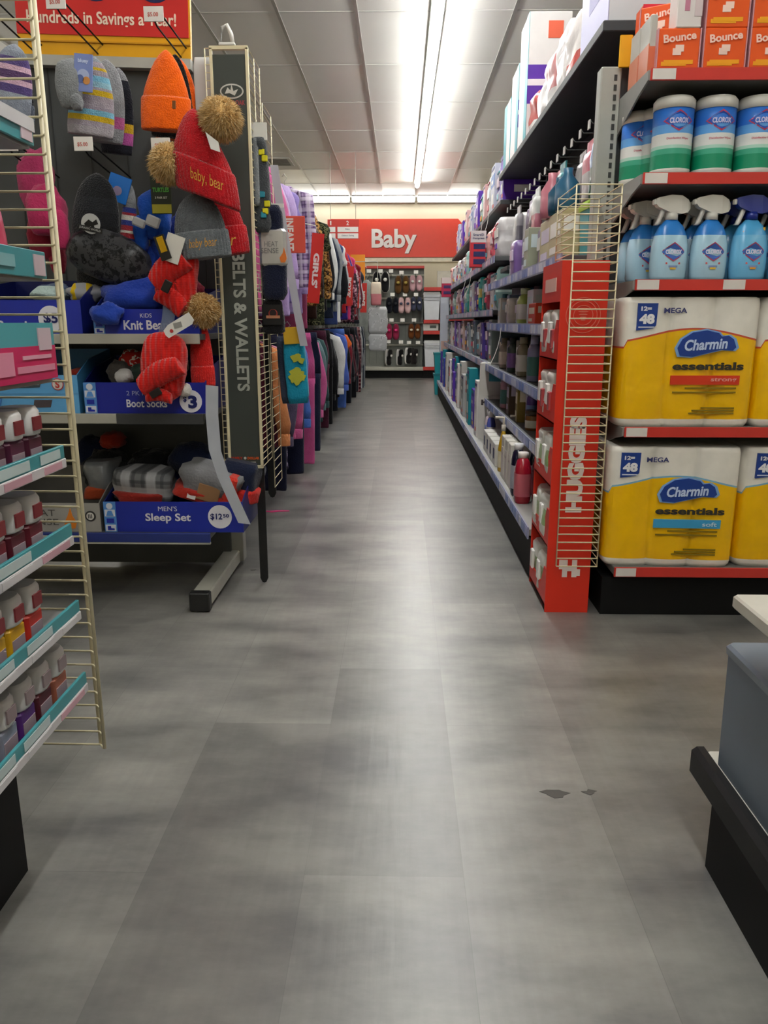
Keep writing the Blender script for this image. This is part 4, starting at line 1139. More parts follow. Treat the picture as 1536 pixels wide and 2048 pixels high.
# toilet paper packs
def paper_pack(label, red):
    t = thing('toilet_paper_pack', label, 'toilet paper', group='toilet paper packs %s' % ('with red band' if red else 'with sky blue band'))
    W_, D_, H_ = 0.435, 0.30, 0.425
    wh, ye, bl = film('#eae6dc'), film('#f2bb02'), card('#1d3f8f')
    g = G(); nx = 48; loops = []
    # wrapped rolls: front and back bulge over three rolls, wavy white-to-yellow boundary
    def bulge(u):
        return 0.016 * (abs(math.sin(PI * (u * 3))) ** 0.5)
    def edge(u):
        return 0.70 + 0.055 * math.sin((u - 0.22) * 2 * PI * 0.72 + 0.2) - (0.05 if u < 0.02 else 0)
    per = [(u / nx, 'f') for u in range(nx + 1)] + [((u) / 12, 'r') for u in range(1, 12)] + [(1 - u / nx, 'b') for u in range(nx + 1)] + [(1 - u / 12, 'l') for u in range(1, 12)]
    def pt(u, sd, z, inset):
        k = 1 - inset
        if sd == 'f':
            return ((u - 0.5) * W_ * k, 0.012 - bulge(u) + inset * 0.1, z)
        if sd == 'b':
            return ((u - 0.5) * W_ * k, D_ - 0.012 + bulge(u) - inset * 0.1, z)
        s_ = 1 if sd == 'r' else -1
        return (s_ * (W_ / 2 * k + 0.010 * abs(math.sin(2 * PI * u)) ** 0.5), 0.012 + u * (D_ - 0.024), z)
    def zb(u, sd):
        return H_ * (edge(u) if sd in 'fb' else edge(0.0 if sd == 'l' else 1.0))
    zs = [(0, 0.06, 0), (0.012, 0.015, 0), (0.05, 0.0, 0), (0.5, 0.0, 1), (1.0, 0.0, 2)]
    ring = []
    ring.append([pt(u, s_, 0.0, 0.05) for u, s_ in per])
    ring.append([pt(u, s_, 0.012, 0.012) for u, s_ in per])
    ring.append([pt(u, s_, 0.026, 0.0) for u, s_ in per])
    for f in (0.3, 0.6, 1.0):
        ring.append([pt(u, s_, 0.026 + (zb(u, s_) - 0.026) * f, 0.0) for u, s_ in per])
    ring.append([pt(u, s_, zb(u, s_) + 0.006, 0.0) for u, s_ in per])
    ring.append([pt(u, s_, H_ - 0.02, 0.0) for u, s_ in per])
    ring.append([pt(u, s_, H_ - 0.004, 0.015) for u, s_ in per])
    ring.append([pt(u, s_, H_, 0.06) for u, s_ in per])
    band = card('#c8503a') if red else card('#7fb4cf')
    g.loft(ring, [wh, wh, ye, ye, ye, band, wh, wh, wh])
    g.build('wrapper', t)
    g = G(); y = -0.006
    # the corner flag: 12 = 48
    g.prism([(-0.185, 0.405), (-0.12, 0.405), (-0.122, 0.335), (-0.132, 0.325), (-0.185, 0.318)], y - 0.002, y + 0.006, bl)
    g.text('12=', -0.158, 0.388, 0.034, 0.014, y - 0.003, card('#e6e4ea'), 0.05)
    g.text('48', -0.154, 0.355, 0.05, 0.032, y - 0.003, card('#f0eef2'), 0.06)
    g.box(-0.18, -0.128, y - 0.003, y, 0.327, 0.331, card('#cfd3e2'))
    g.text('MEGA', -0.062, 0.382, 0.075, 0.017, y - 0.001, card('#3b3f72'), 0.03)
    # brand cloud
    def cloud(k, m, yy):
        pts = [(-0.082, -0.035), (-0.092, -0.01), (-0.078, 0.018), (-0.045, 0.04), (0.0, 0.047), (0.04, 0.038), (0.05, 0.027), (0.072, 0.03), (0.09, 0.018), (0.1, -0.008), (0.09, -0.018), (0.05, -0.016), (0.0, -0.028), (-0.04, -0.038)]
        g.prism([(0.045 + u * k, 0.272 + v * k) for u, v in pts], yy - 0.003, yy, m)
    cloud(1.1, card('#7fa8da'), y); cloud(1.0, bl, y - 0.002)
    g.text('Charmin', 0.045, 0.274, 0.14, 0.036, y - 0.006, card('#c3d3f0'), 0.03, rot=0.06, shear=0.2)
    g.text('essentials', 0.06, 0.203, 0.235, 0.026, y - 0.001, card('#33302a'), 0.04)
    bc = card('#d63a1c') if red else card('#3f9fce')
    g.box(-0.06, 0.168, y - 0.002, y + 0.004, 0.142, 0.172, bc)
    g.text('strong' if red else 'soft', 0.115 if red else 0.13, 0.157, 0.085 if red else 0.05, 0.016, y - 0.003, card('#e9a49a' if red else '#c9e0ee'), 0.02)
    for z, a_, b_ in ((0.128, -0.01, 0.16), (0.114, -0.05, 0.16), (0.062, 0.05, 0.16), (0.053, 0.02, 0.16), (0.044, 0.01, 0.16)):
        g.box(a_, b_, y - 0.001, y + 0.003, z, z + 0.005, card('#8a7212'))
    g.build('print', t)
    return t


ppR = paper_pack('yellow toilet paper pack with red band on the upper shelf, beside the upright', True)
place(ppR, (0.960, EY0 + 0.02, EZ[1]))
o = dup(ppR, label='toilet paper pack with red band, second along the upper endcap shelf'); place(o, (0.960 + 0.452, EY0 + 0.02, EZ[1]))
ppB = paper_pack('yellow toilet paper pack with sky blue band on the deck, beside the upright', False)
place(ppB, (0.945, EY0 + 0.02, EZ[0]), (0, 0, -0.05))
o = dup(ppB, label='toilet paper pack with sky blue band, second along the bottom endcap deck'); place(o, (0.945 + 0.46, EY0 + 0.02, EZ[0]), (0, 0, -0.03))

# orange dryer-sheet cartons on the top shelf
def dryer_box(label):
    return carton('dryer_sheet_box', label, 'box', 0.126, 0.075, 0.115, '#e2571a', decals=(('f', 0.1, 0.7, 0.1, 0.2, '#eba21c'), ('f', 0.16, 0.86, 0.14, 0.24, '#eba21c'), ('f', 0.36, 0.56, 0.36, 0.52, '#f0d2c4'), ('f', 0.42, 0.62, 0.44, 0.6, '#f0d2c4'), ('l', 0, 1, 0, 1, '#c98f94'), ('r', 0, 1, 0, 1, '#c98f94')),
                  texts=(('Bounce', 0.5, 0.78, 0.78, 0.2, '#f3cdbd', 0.03, 0.12),), group='orange cartons on the top endcap shelf')


b0 = None
for lv in range(2):
    for i in range(6):
        lab = 'orange dryer sheet carton on the endcap top shelf, %s layer, %s from the upright' % (('lower', 'upper')[lv], nth(i + 1))
        if lv == 1 and i == 0:
            o = carton('dryer_sheet_box', 'white and rose carton standing on the first orange dryer sheet carton', 'box', 0.075, 0.075, 0.15, '#d9d2cf', decals=(('f', 0.3, 0.5, 0.3, 1, '#b8768c'), ('f', 0.7, 1, 0.2, 1, '#c9b9bb')))
            place(o, (0.862, EY0 + 0.01, EZ[4] + 0.116)); continue
        if b0 is None:
            b0 = dryer_box(lab); o = b0
        else:
            o = dup(b0, label=lab)
        place(o, (0.838 + i * 0.139, EY0 + 0.01, EZ[4] + lv * 0.1155))
for lv in range(2):
    o = dup(b0, label='orange dryer sheet carton turned at the back corner of the top shelf, %s one' % ('lower', 'upper')[lv])
    place(o, (0.82, EY0 + 0.16, EZ[4] + lv * 0.1155), (0, 0, -0.5))
o = carton('goods_box', 'tall red and orange carton at the back corner of the endcap top shelf', 'box', 0.15, 0.08, 0.26, '#e0561c', decals=(('f', 0, 1, 0.82, 1, '#c8293c'),), texts=(('Bounce', 0.5, 0.62, 0.7, 0.14, '#f3cdbd', 0.03, 0.12),))
place(o, (0.86, EY0 + 0.24, EZ[4]))
for i in range(2):
    o = carton('goods_box', 'slim grey and orange carton beside the first dryer sheet carton, %s' % ('front', 'rear')[i], 'box', 0.022, 0.1, 0.16, '#b5b3ac', decals=(('f', 0, 1, 0.0, 0.45, '#cf6a4a'), ('l', 0, 1, 0.0, 0.5, '#c97a5c')))
    place(o, (0.765, EY0 + 0.03 + 0.11 * i, EZ[4]))

# ================================================================== gondola at the near side of the cross aisle, tubs side
NX = 0.585
t = thing('low_gondola', 'black based shelving gondola with white decks at the near side of the cross aisle', 'shelving', (NX, 1.31, 0))
L = 3.2
G().box(0.012, 0.5, -L, 0.015, 0, 0.15, BLACK).build('base', t)
G().prism([(0.0, 0.152), (0.0, 0.198), (0.010, 0.206), (0.024, 0.206), (0.03, 0.152)], -L, 0.105, M('#08080a', 0.5, var=0.04, spec=0.3), 'xz').build('deck_lip', t)
G().box(0.026, 0.5, -L, 0.10, 0.165, 0.2, metal('#c9c7be', 0.5), 0.004).build('deck', t)
G().box(0.5, 0.54, -L, 0.02, 0, 1.9, PEG).build('back_panel', t)
for z in (0.565, 0.98, 1.40):
    G().box(0.0 if z < 0.6 else 0.06, 0.5, -L, 0.0 if z < 0.6 else -0.55, z - 0.025, z, metal('#cfcbbf', 0.5), 0.004).build('shelf', t)
for k in range(5):
    t6 = thing('storage_tub', 'dull blue-grey plastic tub on the low gondola\'s deck, %s from the cross aisle' % nth(k + 1), 'tub', group='blue-grey tubs on the low deck')
    l = lambda kk, zz: [(sx * 0.13 * kk, 0.13 + sy * 0.13 * kk, zz) for sx, sy in ((-0.93, -1), (0.93, -1), (1, -0.93), (1, 0.93), (0.93, 1), (-0.93, 1), (-1, 0.93), (-1, -0.93))]
    G().loft([l(0.95, 0), l(0.97, 0.235)], plas('#6a7684', 0.35), smooth=False).build('tub', t6)
    G().loft([l(0.99, 0.228), l(1.0, 0.242), l(0.96, 0.248)], plas('#7f8b98', 0.3), smooth=False).build('rim', t6)
    place(t6, (NX + 0.024, 1.245 - k * 0.29, 0.2), (0, 0, FACE_AISLE_R))

# ================================================================== clothes rails along the aisle
def garment(name, label, cat, kind, body, w_=0.46, h_=0.72, sleeve=None, thick=0.035, seed=0, hem=None, group=None, slen=0.62, print_=None):
    """hanging garment: plane across the aisle, +x edge towards the aisle, hem at z = 0"""
    t = thing(name, label, cat, group=group)
    bm_ = body if not isinstance(body, str) else fab(body)
    sm_ = (sleeve if not isinstance(sleeve, str) else fab(sleeve)) if sleeve else bm_
    rnd = random.Random(seed); ph = rnd.uniform(0, 6)
    def loop(z, hw, tk, fold, x0=0.0, n=26):
        l = []
        for j in range(n):
            a = 2 * PI * j / n
            ca, sa = math.cos(a), math.sin(a)
            x = math.copysign(abs(ca) ** 0.6, ca) * hw
            yv = math.copysign(abs(sa) ** 0.7, sa) * tk + fold * math.sin(x * 38 + ph) + 0.3 * fold * math.sin(x * 90 + z * 9)
            l.append((x0 + x, yv, z))
        return l
    hw = w_ / 2
    if kind == 'pants':
        for sx in (-1, 1):
            g = G()
            g.loft([loop(z * h_, hw * k, thick * q, 0.010, sx * hw * 0.52 * (1 if z < 0.6 else 0.95), 18) for z, k, q in ((0, 0.40, 0.6), (0.02, 0.42, 0.7), (0.3, 0.45, 0.8), (0.6, 0.5, 0.9), (0.66, 0.53, 1))], bm_).build('trouser_leg', t)
        G().loft([loop(z * h_, hw * k, thick * q, 0.008) for z, k, q in ((0.62, 1.02, 1.0), (0.8, 1.0, 1.05), (0.93, 0.88, 0.9), (0.935, 0.9, 1.0), (1.0, 0.86, 0.9))], bm_).build('waist', t)
        top = h_
    else:
        rows = [(0, 0.98, 0.9), (0.015, 1.0, 1.0), (0.06, 0.98, 0.95), (0.3, 1.0, 1.05), (0.6, 1.0, 1.1), (0.8, 0.98, 1.0), (0.9, 0.86, 0.85), (0.96, 0.5, 0.75), (0.985, 0.28, 0.7), (1.0, 0.24, 0.65)]
        g = G().loft([loop(z * h_, hw * k, thick * q, 0.011 * (1.2 - z)) for z, k, q in rows], bm_)
        if print_:
            pass
        g.build('body', t)
        top = h_
        sl = slen * h_ if kind != 'tee' else 0.26 * h_
        for sx in (-1, 1):
            pts = []; n = 9
            for i in range(n):
                f = i / (n - 1)
                pts.append((sx * (hw * 0.80 + 0.055 * math.sin(min(1, f * 1.6) * PI / 2) + 0.012 * math.sin(f * 7 + seed)), 0.008 * math.sin(f * 5 + ph), h_ * 0.92 - sl * f))
            ls = []
            for i, p in enumerate(pts):
                f = i / (n - 1); r = (0.062 - 0.022 * f) * (0.8 if i == n - 1 else 1) * (w_ / 0.46)
                if kind == 'tee':
                    r *= 1.15
                ls.append([(p[0] + r * math.cos(2 * PI * j / 14) * (1 + 0.08 * math.sin(3 * 2 * PI * j / 14 + f * 9)), p[1] + r * 0.62 * math.sin(2 * PI * j / 14), p[2] + 0.35 * r * math.cos(2 * PI * j / 14) * (-sx) * (1 - f)) for j in range(14)])
            g = G().loft(ls, sm_)
            o = g.build('sleeve', t)
            if kind != 'tee':
                p = pts[-1]; r = 0.034 * (w_ / 0.46)
                G().lathe([(r, -0.055), (r * 1.02, -0.05), (r * 1.05, 0.0), (r * 0.9, 0.006)], sm_, p[0], p[1], 14, 1, 0.66, ribs=7, amp=0.03).build('cuff', o, (0, 0, p[2] - 0.0))
        if kind == 'hoodie':
            G().lump(w_ * 0.5, 0.11, 0.14, bm_, seed=seed, amp=0.15).build('hood', t, (0, 0.03, h_ * 0.94))
            top = h_ * 1.05
    if hem:
        G().loft([loop(z, hw * 1.01, thick * 1.1, 0.011) for z in (0.0, 0.04)], hem if not isinstance(hem, str) else fab(hem)).build('hem_band', t)
    g = G().tube([(0, 0, top - 0.02), (0, 0, top + 0.03), (0.02, 0, top + 0.05), (0.0, 0, top + 0.075), (-0.018, 0, top + 0.06)], 0.003, STEEL_L, 5)
    g.tube([(-hw * 0.8, 0, top - 0.07), (0, 0, top - 0.012), (hw * 0.8, 0, top - 0.07)], 0.005, plas('#26262a'), 5)
    g.build('hanger', t)
    return t


PLAID_P = plaid('purple_plaid', '#b39bc2', '#4d3565', '#efe6f2', 14)
PLAID_M = plaid('maroon_plaid', '#5c1420', '#1e0c12', '#a87f80', 16)
PLAID_G = plaid('grey_plaid', '#77787c', '#2c2d32', '#c6c6ca', 16)
CAMO = ramp_mat('camouflage', 'ShaderNodeTexNoise', [(0, '#12140f'), (0.42, '#3b4027'), (0.5, '#1a1c14'), (0.57, '#6b6b4a'), (0.64, '#20211a')], tscale=22, detail=3)
SEQ = ramp_mat('bronze_sequins', 'ShaderNodeTexVoronoi', [(0, '#1c0e06'), (0.5, '#3a200c'), (0.75, '#6b4218'), (0.93, '#b98a4c')], tscale=70, rough=0.3)
FLORAL = ramp_mat('floral_print', 'ShaderNodeTexNoise', [(0, '#3a1c28'), (0.45, '#7d4a5c'), (0.55, '#d8b7bd'), (0.64, '#8f3248')], tscale=30, detail=4)
NIGHT = ramp_mat('night_print', 'ShaderNodeTexNoise', [(0, '#2a2638'), (0.45, '#574f6c'), (0.57, '#8f86a0'), (0.66, '#3c3650')], tscale=34, detail=4)

RY0, RY1 = 3.42, 13.5
t = rack = thing('clothes_rack', 'long two-tier clothes rack with chrome rails lining the aisle', 'clothes rack', (-0.95, RY0, 0))
for z in (1.00, 1.90):
    G().tube([(0, -0.02, z), (0, RY1 - RY0, z)], 0.013, STEEL_L, 8).build('rail', t)
for y in (0.0, 2.4, 4.8, 7.2, RY1 - RY0):
    G().box(-0.32, -0.28, y - 0.02, y + 0.02, 0, 1.98, STEEL_D).build('post', t)
    g = G()
    for z in (1.00, 1.90):
        g.box(-0.3, 0.0, y - 0.012, y + 0.012, z - 0.012, z + 0.012, STEEL_D)
    g.build('bracket', t)
    G().box(-0.3, 0.22, y - 0.03, y + 0.03, 0, 0.05, STEEL_D).build('foot', t)
G().box(-0.34, -0.32, -0.02, RY1 - RY0, 0.05, 1.98, metal('#5d5e5c', 0.6)).build('back_panel', t)

LOW = [  # kind, colour, sleeve, label colour, edge x, hem z, turn
    ('tee', '#4d1226', None, 'burgundy', -0.62, 0.44, 0), ('sweater', '#4a1426', '#e0915c', 'burgundy and orange', -0.545, 0.42, 0.05), ('tee', '#c47f94', None, 'rose pink', -0.60, 0.52, 0.1), ('pants', '#15182e', None, 'navy', -0.62, 0.10, 0),
    ('sweater', NIGHT, '#584f6a', 'speckled violet', -0.60, 0.18, 0), ('sweater', '#c25a8c', None, 'raspberry pink', -0.58, 0.33, 0), ('pants', '#121630', None, 'midnight navy', -0.61, 0.06, 0.12), ('sweater', '#4a6fc0', None, 'cornflower blue', -0.60, 0.38, 0),
    ('pants', '#c4558c', None, 'hot pink', -0.585, 0.05, 0), ('pants', '#161b34', None, 'ink blue', -0.57, 0.10, 0.1), ('sweater', '#c65c92', None, 'orchid pink', -0.56, 0.22, 0), ('sweater', '#8c9096', None, 'heather grey', -0.60, 0.24, 0), ('sweater', '#5c7478', None, 'teal grey', -0.60, 0.22, 0),
    ('sweater', '#2c4a4a', None, 'dark teal', -0.60, 0.20, 0), ('pants', '#4a1c30', None, 'plum', -0.61, 0.12, 0), ('pants', '#101012', None, 'black', -0.60, 0.12, 0), ('sweater', '#0f0f12', None, 'jet black', -0.58, 0.14, 0), ('sweater', '#131216', None, 'soot black', -0.60, 0.14, 0),
    ('sweater', '#101014', '#d2d2d0', 'black and white raglan', -0.545, 0.30, 0), ('sweater', '#14161f', None, 'dark navy', -0.58, 0.14, 0), ('sweater', '#11131c', '#4a64b8', 'navy and blue raglan', -0.54, 0.30, 0), ('pants', '#4a6ab4', None, 'denim blue', -0.57, 0.12, 0), ('tee', '#d9601c', None, 'bright orange', -0.55, 0.34, 0),
    ('sweater', '#101014', None, 'coal black', -0.57, 0.12, 0), ('sweater', '#7c1f2c', None, 'brick red', -0.56, 0.28, 0), ('pants', '#14161f', None, 'blue black', -0.57, 0.08, 0), ('sweater', '#15171e', None, 'graphite', -0.56, 0.12, 0), ('sweater', '#4c1220', None, 'wine red', -0.56, 0.14, 0), ('pants', '#0e0f14', None, 'pitch black', -0.55, 0.08, 0),
    ('sweater', '#2c2d34', None, 'dark grey', -0.55, 0.12, 0), ('sweater', PLAID_M, None, 'maroon plaid', -0.55, 0.18, 0), ('pants', '#20242e', None, 'slate', -0.56, 0.1, 0), ('sweater', '#41101c', None, 'deep maroon', -0.55, 0.12, 0), ('pants', PLAID_M, None, 'maroon checked', -0.55, 0.05, 0), ('sweater', '#7c7e80', None, 'mid grey', -0.54, 0.12, 0),
    ('pants', '#a9abac', None, 'light grey', -0.55, 0.06, 0), ('pants', '#232b38', None, 'dark slate', -0.54, 0.05, 0), ('pants', '#8e9092', None, 'ash grey', -0.54, 0.04, 0), ('pants', '#1f2733', None, 'storm blue', -0.54, 0.04, 0)]
UPP = [
    ('hoodie', '#d8689c', None, 'candy pink', -0.585, 1.10, 0.1), ('hoodie', '#ded6de', None, 'white', -0.60, 1.16, 0), ('sweater', '#d673a6', None, 'bubblegum pink', -0.57, 1.08, 0), ('sweater', '#c9b3d8', None, 'pale lilac', -0.60, 1.12, 0), ('sweater', '#b79fd0', None, 'lilac', -0.585, 1.06, 0), ('tee', '#8f7fc0', None, 'lavender', -0.60, 1.14, 0),
    ('shirt', PLAID_P, None, 'purple plaid', -0.47, 1.24, -0.6), ('sweater', '#a992c4', None, 'mauve', -0.60, 1.08, 0), ('tee', '#8c3a5a', None, 'berry', -0.60, 0.98, 0.15), ('sweater', SEQ, None, 'bronze sequinned', -0.55, 1.14, -0.25), ('sweater', '#2c1810', None, 'dark brown', -0.58, 1.05, 0),
    ('tee', CAMO, None, 'camouflage', -0.54, 1.0, -0.25), ('sweater', '#3a2416', SEQ, 'brown and bronze', -0.57, 1.1, 0), ('sweater', '#16161a', None, 'black', -0.57, 1.12, 0), ('sweater', '#3c4a42', '#d8d8d4', 'green and white', -0.56, 1.15, 0), ('sweater', '#1c2436', None, 'navy', -0.56, 1.06, 0), ('sweater', '#8b8f92', None, 'grey', -0.53, 1.12, -0.3), ('tee', '#2f3e6c', None, 'royal blue', -0.56, 1.0, 0),
    ('tee', '#d6d4d0', None, 'off-white', -0.55, 1.02, 0), ('sweater', '#101216', None, 'ink black', -0.55, 1.08, 0), ('sweater', '#a9adb0', None, 'silver grey', -0.56, 1.2, 0), ('sweater', '#a81e28', None, 'scarlet', -0.54, 1.12, 0), ('sweater', '#33267c', None, 'violet blue', -0.54, 1.05, 0), ('sweater', '#b01f2c', None, 'crimson', -0.55, 1.15, 0), ('tee', '#c0316a', None, 'magenta', -0.54, 1.05, 0),
    ('shirt', FLORAL, None, 'floral', -0.54, 1.1, 0), ('sweater', '#1c1c22', None, 'charcoal', -0.54, 1.05, 0), ('shirt', FLORAL, None, 'rose printed', -0.54, 1.02, 0.0), ('sweater', PLAID_M, None, 'dark red plaid', -0.55, 1.05, 0), ('tee', '#8a1a28', None, 'ruby', -0.54, 1.12, 0), ('shirt', PLAID_G, None, 'grey plaid', -0.55, 1.1, 0), ('sweater', '#5c1a28', None, 'oxblood', -0.54, 1.05, 0), ('sweater', '#bfc0c0', None, 'pearl grey', -0.55, 1.05, 0), ('tee', '#25272e', None, 'iron grey', -0.55, 1.0, 0), ('sweater', '#9fa2a4', None, 'cool grey', -0.55, 1.1, 0)]
NMC = {'tee': ('t_shirt', 't-shirt'), 'sweater': ('sweatshirt', 'sweatshirt'), 'pants': ('trousers', 'trousers'), 'hoodie': ('hoodie', 'hooded top'), 'shirt': ('shirt', 'shirt')}
for tier, rows, gap in (('lower', LOW, 0.232), ('upper', UPP, 0.245)):
    y = RY0 + 0.20 if tier == 'lower' else RY0 + 0.30
    for i, (kind, c, sl, nm, ex, hz, turn) in enumerate(rows):
        big = y > 7
        wd = 0.40 if not big else 0.5
        if kind == 'pants':
            wd = 0.36
        ztop = (0.955 if tier == 'lower' else 1.845) if kind != 'hoodie' else 1.80
        if kind == 'tee':
            wd *= 0.95
        h_ = ztop - hz
        lab = '%s %s on the %s clothes rail, %s from the belts stand' % (nm, NMC[kind][1], tier, nth(i + 1))
        if kind == 'pants' and tier == 'lower':
            o = garment(NMC[kind][0], lab, 'trousers', 'pants', c, wd, h_, None, 0.03, i)
            place(o, (ex - wd / 2 - 0.01, y, hz), (0, 0, turn))
        else:
            o = garment(NMC[kind][0], lab, 'shirt' if kind in ('tee', 'shirt') else 'sweater', 'tee' if kind == 'tee' else 'hoodie' if kind == 'hoodie' else 'top', c, wd, h_, sl, 0.032, i + (40 if tier == 'upper' else 0), slen=min(0.9, 0.52 / h_) if h_ > 0.55 else 0.8)
            place(o, (ex - wd / 2 - 0.06, y, hz), (0, 0, turn))
        y += gap * (0.9 + 0.2 * ((i * 7) % 3) / 2)

# printed details that stand out
def hang_sign(words_, px0, py0, px1, py1, y, label, tilt=0.0, fade=False):
    a = at(px0, py0, y); b = at(px1, py1, y)
    W_, H_ = b.x - a.x, a.z - b.z
    t = thing('rail_sign', label, 'sign', ((a.x + b.x) / 2, y, b.z), (0, tilt, 0))
    G().box(-W_ / 2, W_ / 2, 0, 0.006, 0, H_, card('#c9281f')).build('board', t)
    G().text(words_, 0, H_ * 0.47, H_ * 0.5, W_ * 0.5, -0.001, card('#e8d8d2'), 0.05, -PI / 2).build('lettering', t)
    G().tube([(0, 0.003, H_), (-0.02, 0.003, H_ + 0.04), (-0.3, 0.003, H_ + 0.06)], 0.003, STEEL_L, 5).build('arm', t)
    return t


hang_sign("GIRLS'", 611, 466, 638, 606, 4.72, "tall red hanging sign reading GIRLS' between clothes on the upper rail", 0.10)
hang_sign("BOYS'", 689, 532, 703, 612, 8.6, "red hanging sign reading BOYS' farther along the clothes rail", 0.08)
hang_sign("MEN'S", 706, 556, 718, 616, 10.6, "pale red hanging sign reading MEN'S behind the BOYS' sign", 0.04)
hang_sign("MEN'S", 720, 566, 733, 625, 12.0, "dark red hanging sign reading MEN'S at the far clothes rail end", 0.02)
p = at(718, 555, 12.6)
tag(place(G().box(-0.12, 0.1, 0, 0.01, -0.3, 0.08, card('#e08a1c')).build('hanging_card'), at(717, 520, 12.6)), 'orange hanging card below the aisle number sign', 'card')
# red paper sale tag on the pink hoodie
tag(place(G().box(-0.055, 0.04, 0, 0.005, -0.16, 0.0, card('#d8503f'), 0.002).text('INFANT', -0.03, -0.08, 0.14, 0.035, -0.001, card('#e8d8d2'), 0.04, -PI / 2).build('hanging_card'), at(592, 432, 3.75)), 'salmon red card lettered INFANT in front of the pink upper rail tops', 'card')

# plastic garment packs and grey robe at the end of the rails
a = at(736, 615, 12.2); b = at(775, 702, 12.2)
for k in range(2):
    z0 = at(750, (668, 702)[k], 12.2).z; z1 = at(750, (612, 667)[k], 12.2).z
    o = G().soft(b.x - a.x - 0.02 * k, 0.05, z1 - z0 - 0.01, ramp_mat('packed_sheets', 'ShaderNodeTexNoise', [(0, '#b3b5b6'), (0.55, '#c4c6c7'), (0.62, '#8b8d90'), (0.66, '#c9cbcc')], tscale=12, rough=0.3), wob=0.15, seed=k, e=0.25).build('sheet_pack')
    tag(o, 'clear plastic pack of grey printed bedding at the rail end, %s of two' % ('upper', 'lower')[k], 'bedding pack')
    place(o, ((a.x + b.x) / 2, 12.2, z0))
a = at(731, 560, 13.3); b = at(747, 645, 13.3)
o = garment('robe', 'long pale grey robe hanging in front of the shoe display', 'robe', 'top', '#8b908c', 0.3, a.z - b.z + 0.3, None, 0.06, 5)
place(o, ((a.x + b.x) / 2 - 0.05, 13.3, b.z - 0.3))
rx = (a.x + b.x) / 2 - 0.05
G().tube([(0, 9.88, 1.9), (rx + 0.95, 9.88, 1.9), (rx + 0.95, 9.88, a.z + 0.055)], 0.006, STEEL_L).build('arm', rack)
a2 = at(755, 612, 12.2)
G().tube([(0, 8.80, 1.9), (a2.x + 0.95, 8.80, 1.9), (a2.x + 0.95, 8.80, a2.z - 0.03)], 0.006, STEEL_L).build('arm', rack)
o = softpack('bedding_pack', 'rolled pink and cream blanket pack above the grey bedding packs', 'bedding pack', 0.16, 0.12, 0.34, ['#c77a80', '#d8c9b4'], seed=3, zb=[0.5, 1])
a = at(752, 611, 12.2); place(o, (a.x, 12.17, a.z))

# ================================================================== belts stand: framed sign panel with wire sides
BY = 2.95
t = thing('belt_stand', 'tall cream wire wing panel with dark BELTS & WALLETS sign', 'display panel', (-0.60, BY, 0), (0, math.radians(0.0), 0))
xa, xb, za, zb_ = -0.055, 0.068, 0.487, 1.937
g = G()
for x in (xa - 0.0, xb):
    g.box(x - 0.005, x + 0.005, -0.006, 0.008, za, zb_, CREAM_WIRE, 0.001)
for z in (za, zb_):
    g.box(xa - 0.005, xb + 0.005, -0.006, 0.008, z - 0.006, z + 0.006, CREAM_WIRE, 0.001)
g.build('frame', t)
SIGN = M('#3a3f3a', 0.45, var=0.04)
g = G().box(xa + 0.004, xb - 0.004, 0.0, 0.004, za + 0.005, zb_ - 0.02, SIGN)
g.build('sign_board', t)
lt = card('#a5a89e'); wm = card('#c9c6bd')
g = G()
g.text('BELTS & WALLETS', 0.01, 1.025, 0.50, 0.047, -0.001, lt, 0.03, -PI / 2)
zc = 1.802
g.disc(0.012, zc, 0.024, -0.001, wm, 0.041); g.disc(0.012, zc, 0.019, -0.002, SIGN, 0.036)
g.prism([(-0.012, zc - 0.008), (-0.002, zc + 0.012), (0.008, zc + 0.002), (0.012, zc + 0.022), (0.018, zc + 0.0), (0.034, zc + 0.006), (0.022, zc - 0.014), (0.004, zc - 0.006)], -0.004, -0.002, wm)
g.text('MOSSY OAK', 0.014, 1.766, 0.085, 0.016, -0.001, card('#a8434a'), 0.02)
g.text('FAMILY', -0.028, 0.520, 0.046, 0.010, -0.001, card('#b5321f'), 0.05); g.disc(0.004, 0.520, 0.005, -0.001, wm); g.text('DOLLAR', 0.036, 0.520, 0.046, 0.010, -0.001, card('#d9591c'), 0.05)
g.box(-0.03, 0.045, -0.002, 0, 0.503, 0.506, wm)
g.build('lettering', t)
g = G(); n = 58
for i in range(n + 1):
    z = za + (zb_ - za) * i / n
    g.tube([(xb + 0.004, 0, z), (xb + 0.004, 0.22, z)], 0.0016, CREAM_WIRE, 5)
for y in (0.0, 0.11, 0.22):
    g.tube([(xb + 0.004, y, za), (xb + 0.004, y, zb_)], 0.0022, CREAM_WIRE, 5)
g.build('side_grid', t)
g = G()
for i in range(n + 1):
    z = za + (zb_ - za) * i / n
    g.tube([(xa - 0.022, 0.004, z), (xa, 0.004, z)], 0.0016, CREAM_WIRE, 5)
for x in (xa - 0.022,):
    g.tube([(x, 0.004, za), (x, 0.004, zb_)], 0.0022, CREAM_WIRE, 5)
g.build('edge_grid', t)
g = G(); n = 40
for i in range(n + 1):
    z = 0.35 + (1.83 - 0.35) * i / n
    g.tube([(xb + 0.004, 0.26, z), (xb + 0.004, 0.46, z)], 0.0016, CREAM_WIRE, 5)
for y in (0.26, 0.46):
    g.tube([(xb + 0.004, y, 0.35), (xb + 0.004, y, 1.83)], 0.0022, CREAM_WIRE, 5)
g.build('second_grid', t)
o = G().tube([(-0.02, 0, 0), (-0.012, 0, 0.05), (0.004, 0, 0.058), (0.018, 0, 0.03), (0.022, 0, 0)], 0.007, plas('#dedcd6'), 8).box(-0.026, 0.03, -0.008, 0.008, -0.006, 0.004, plas('#dedcd6'), 0.002).build('plastic_clip')
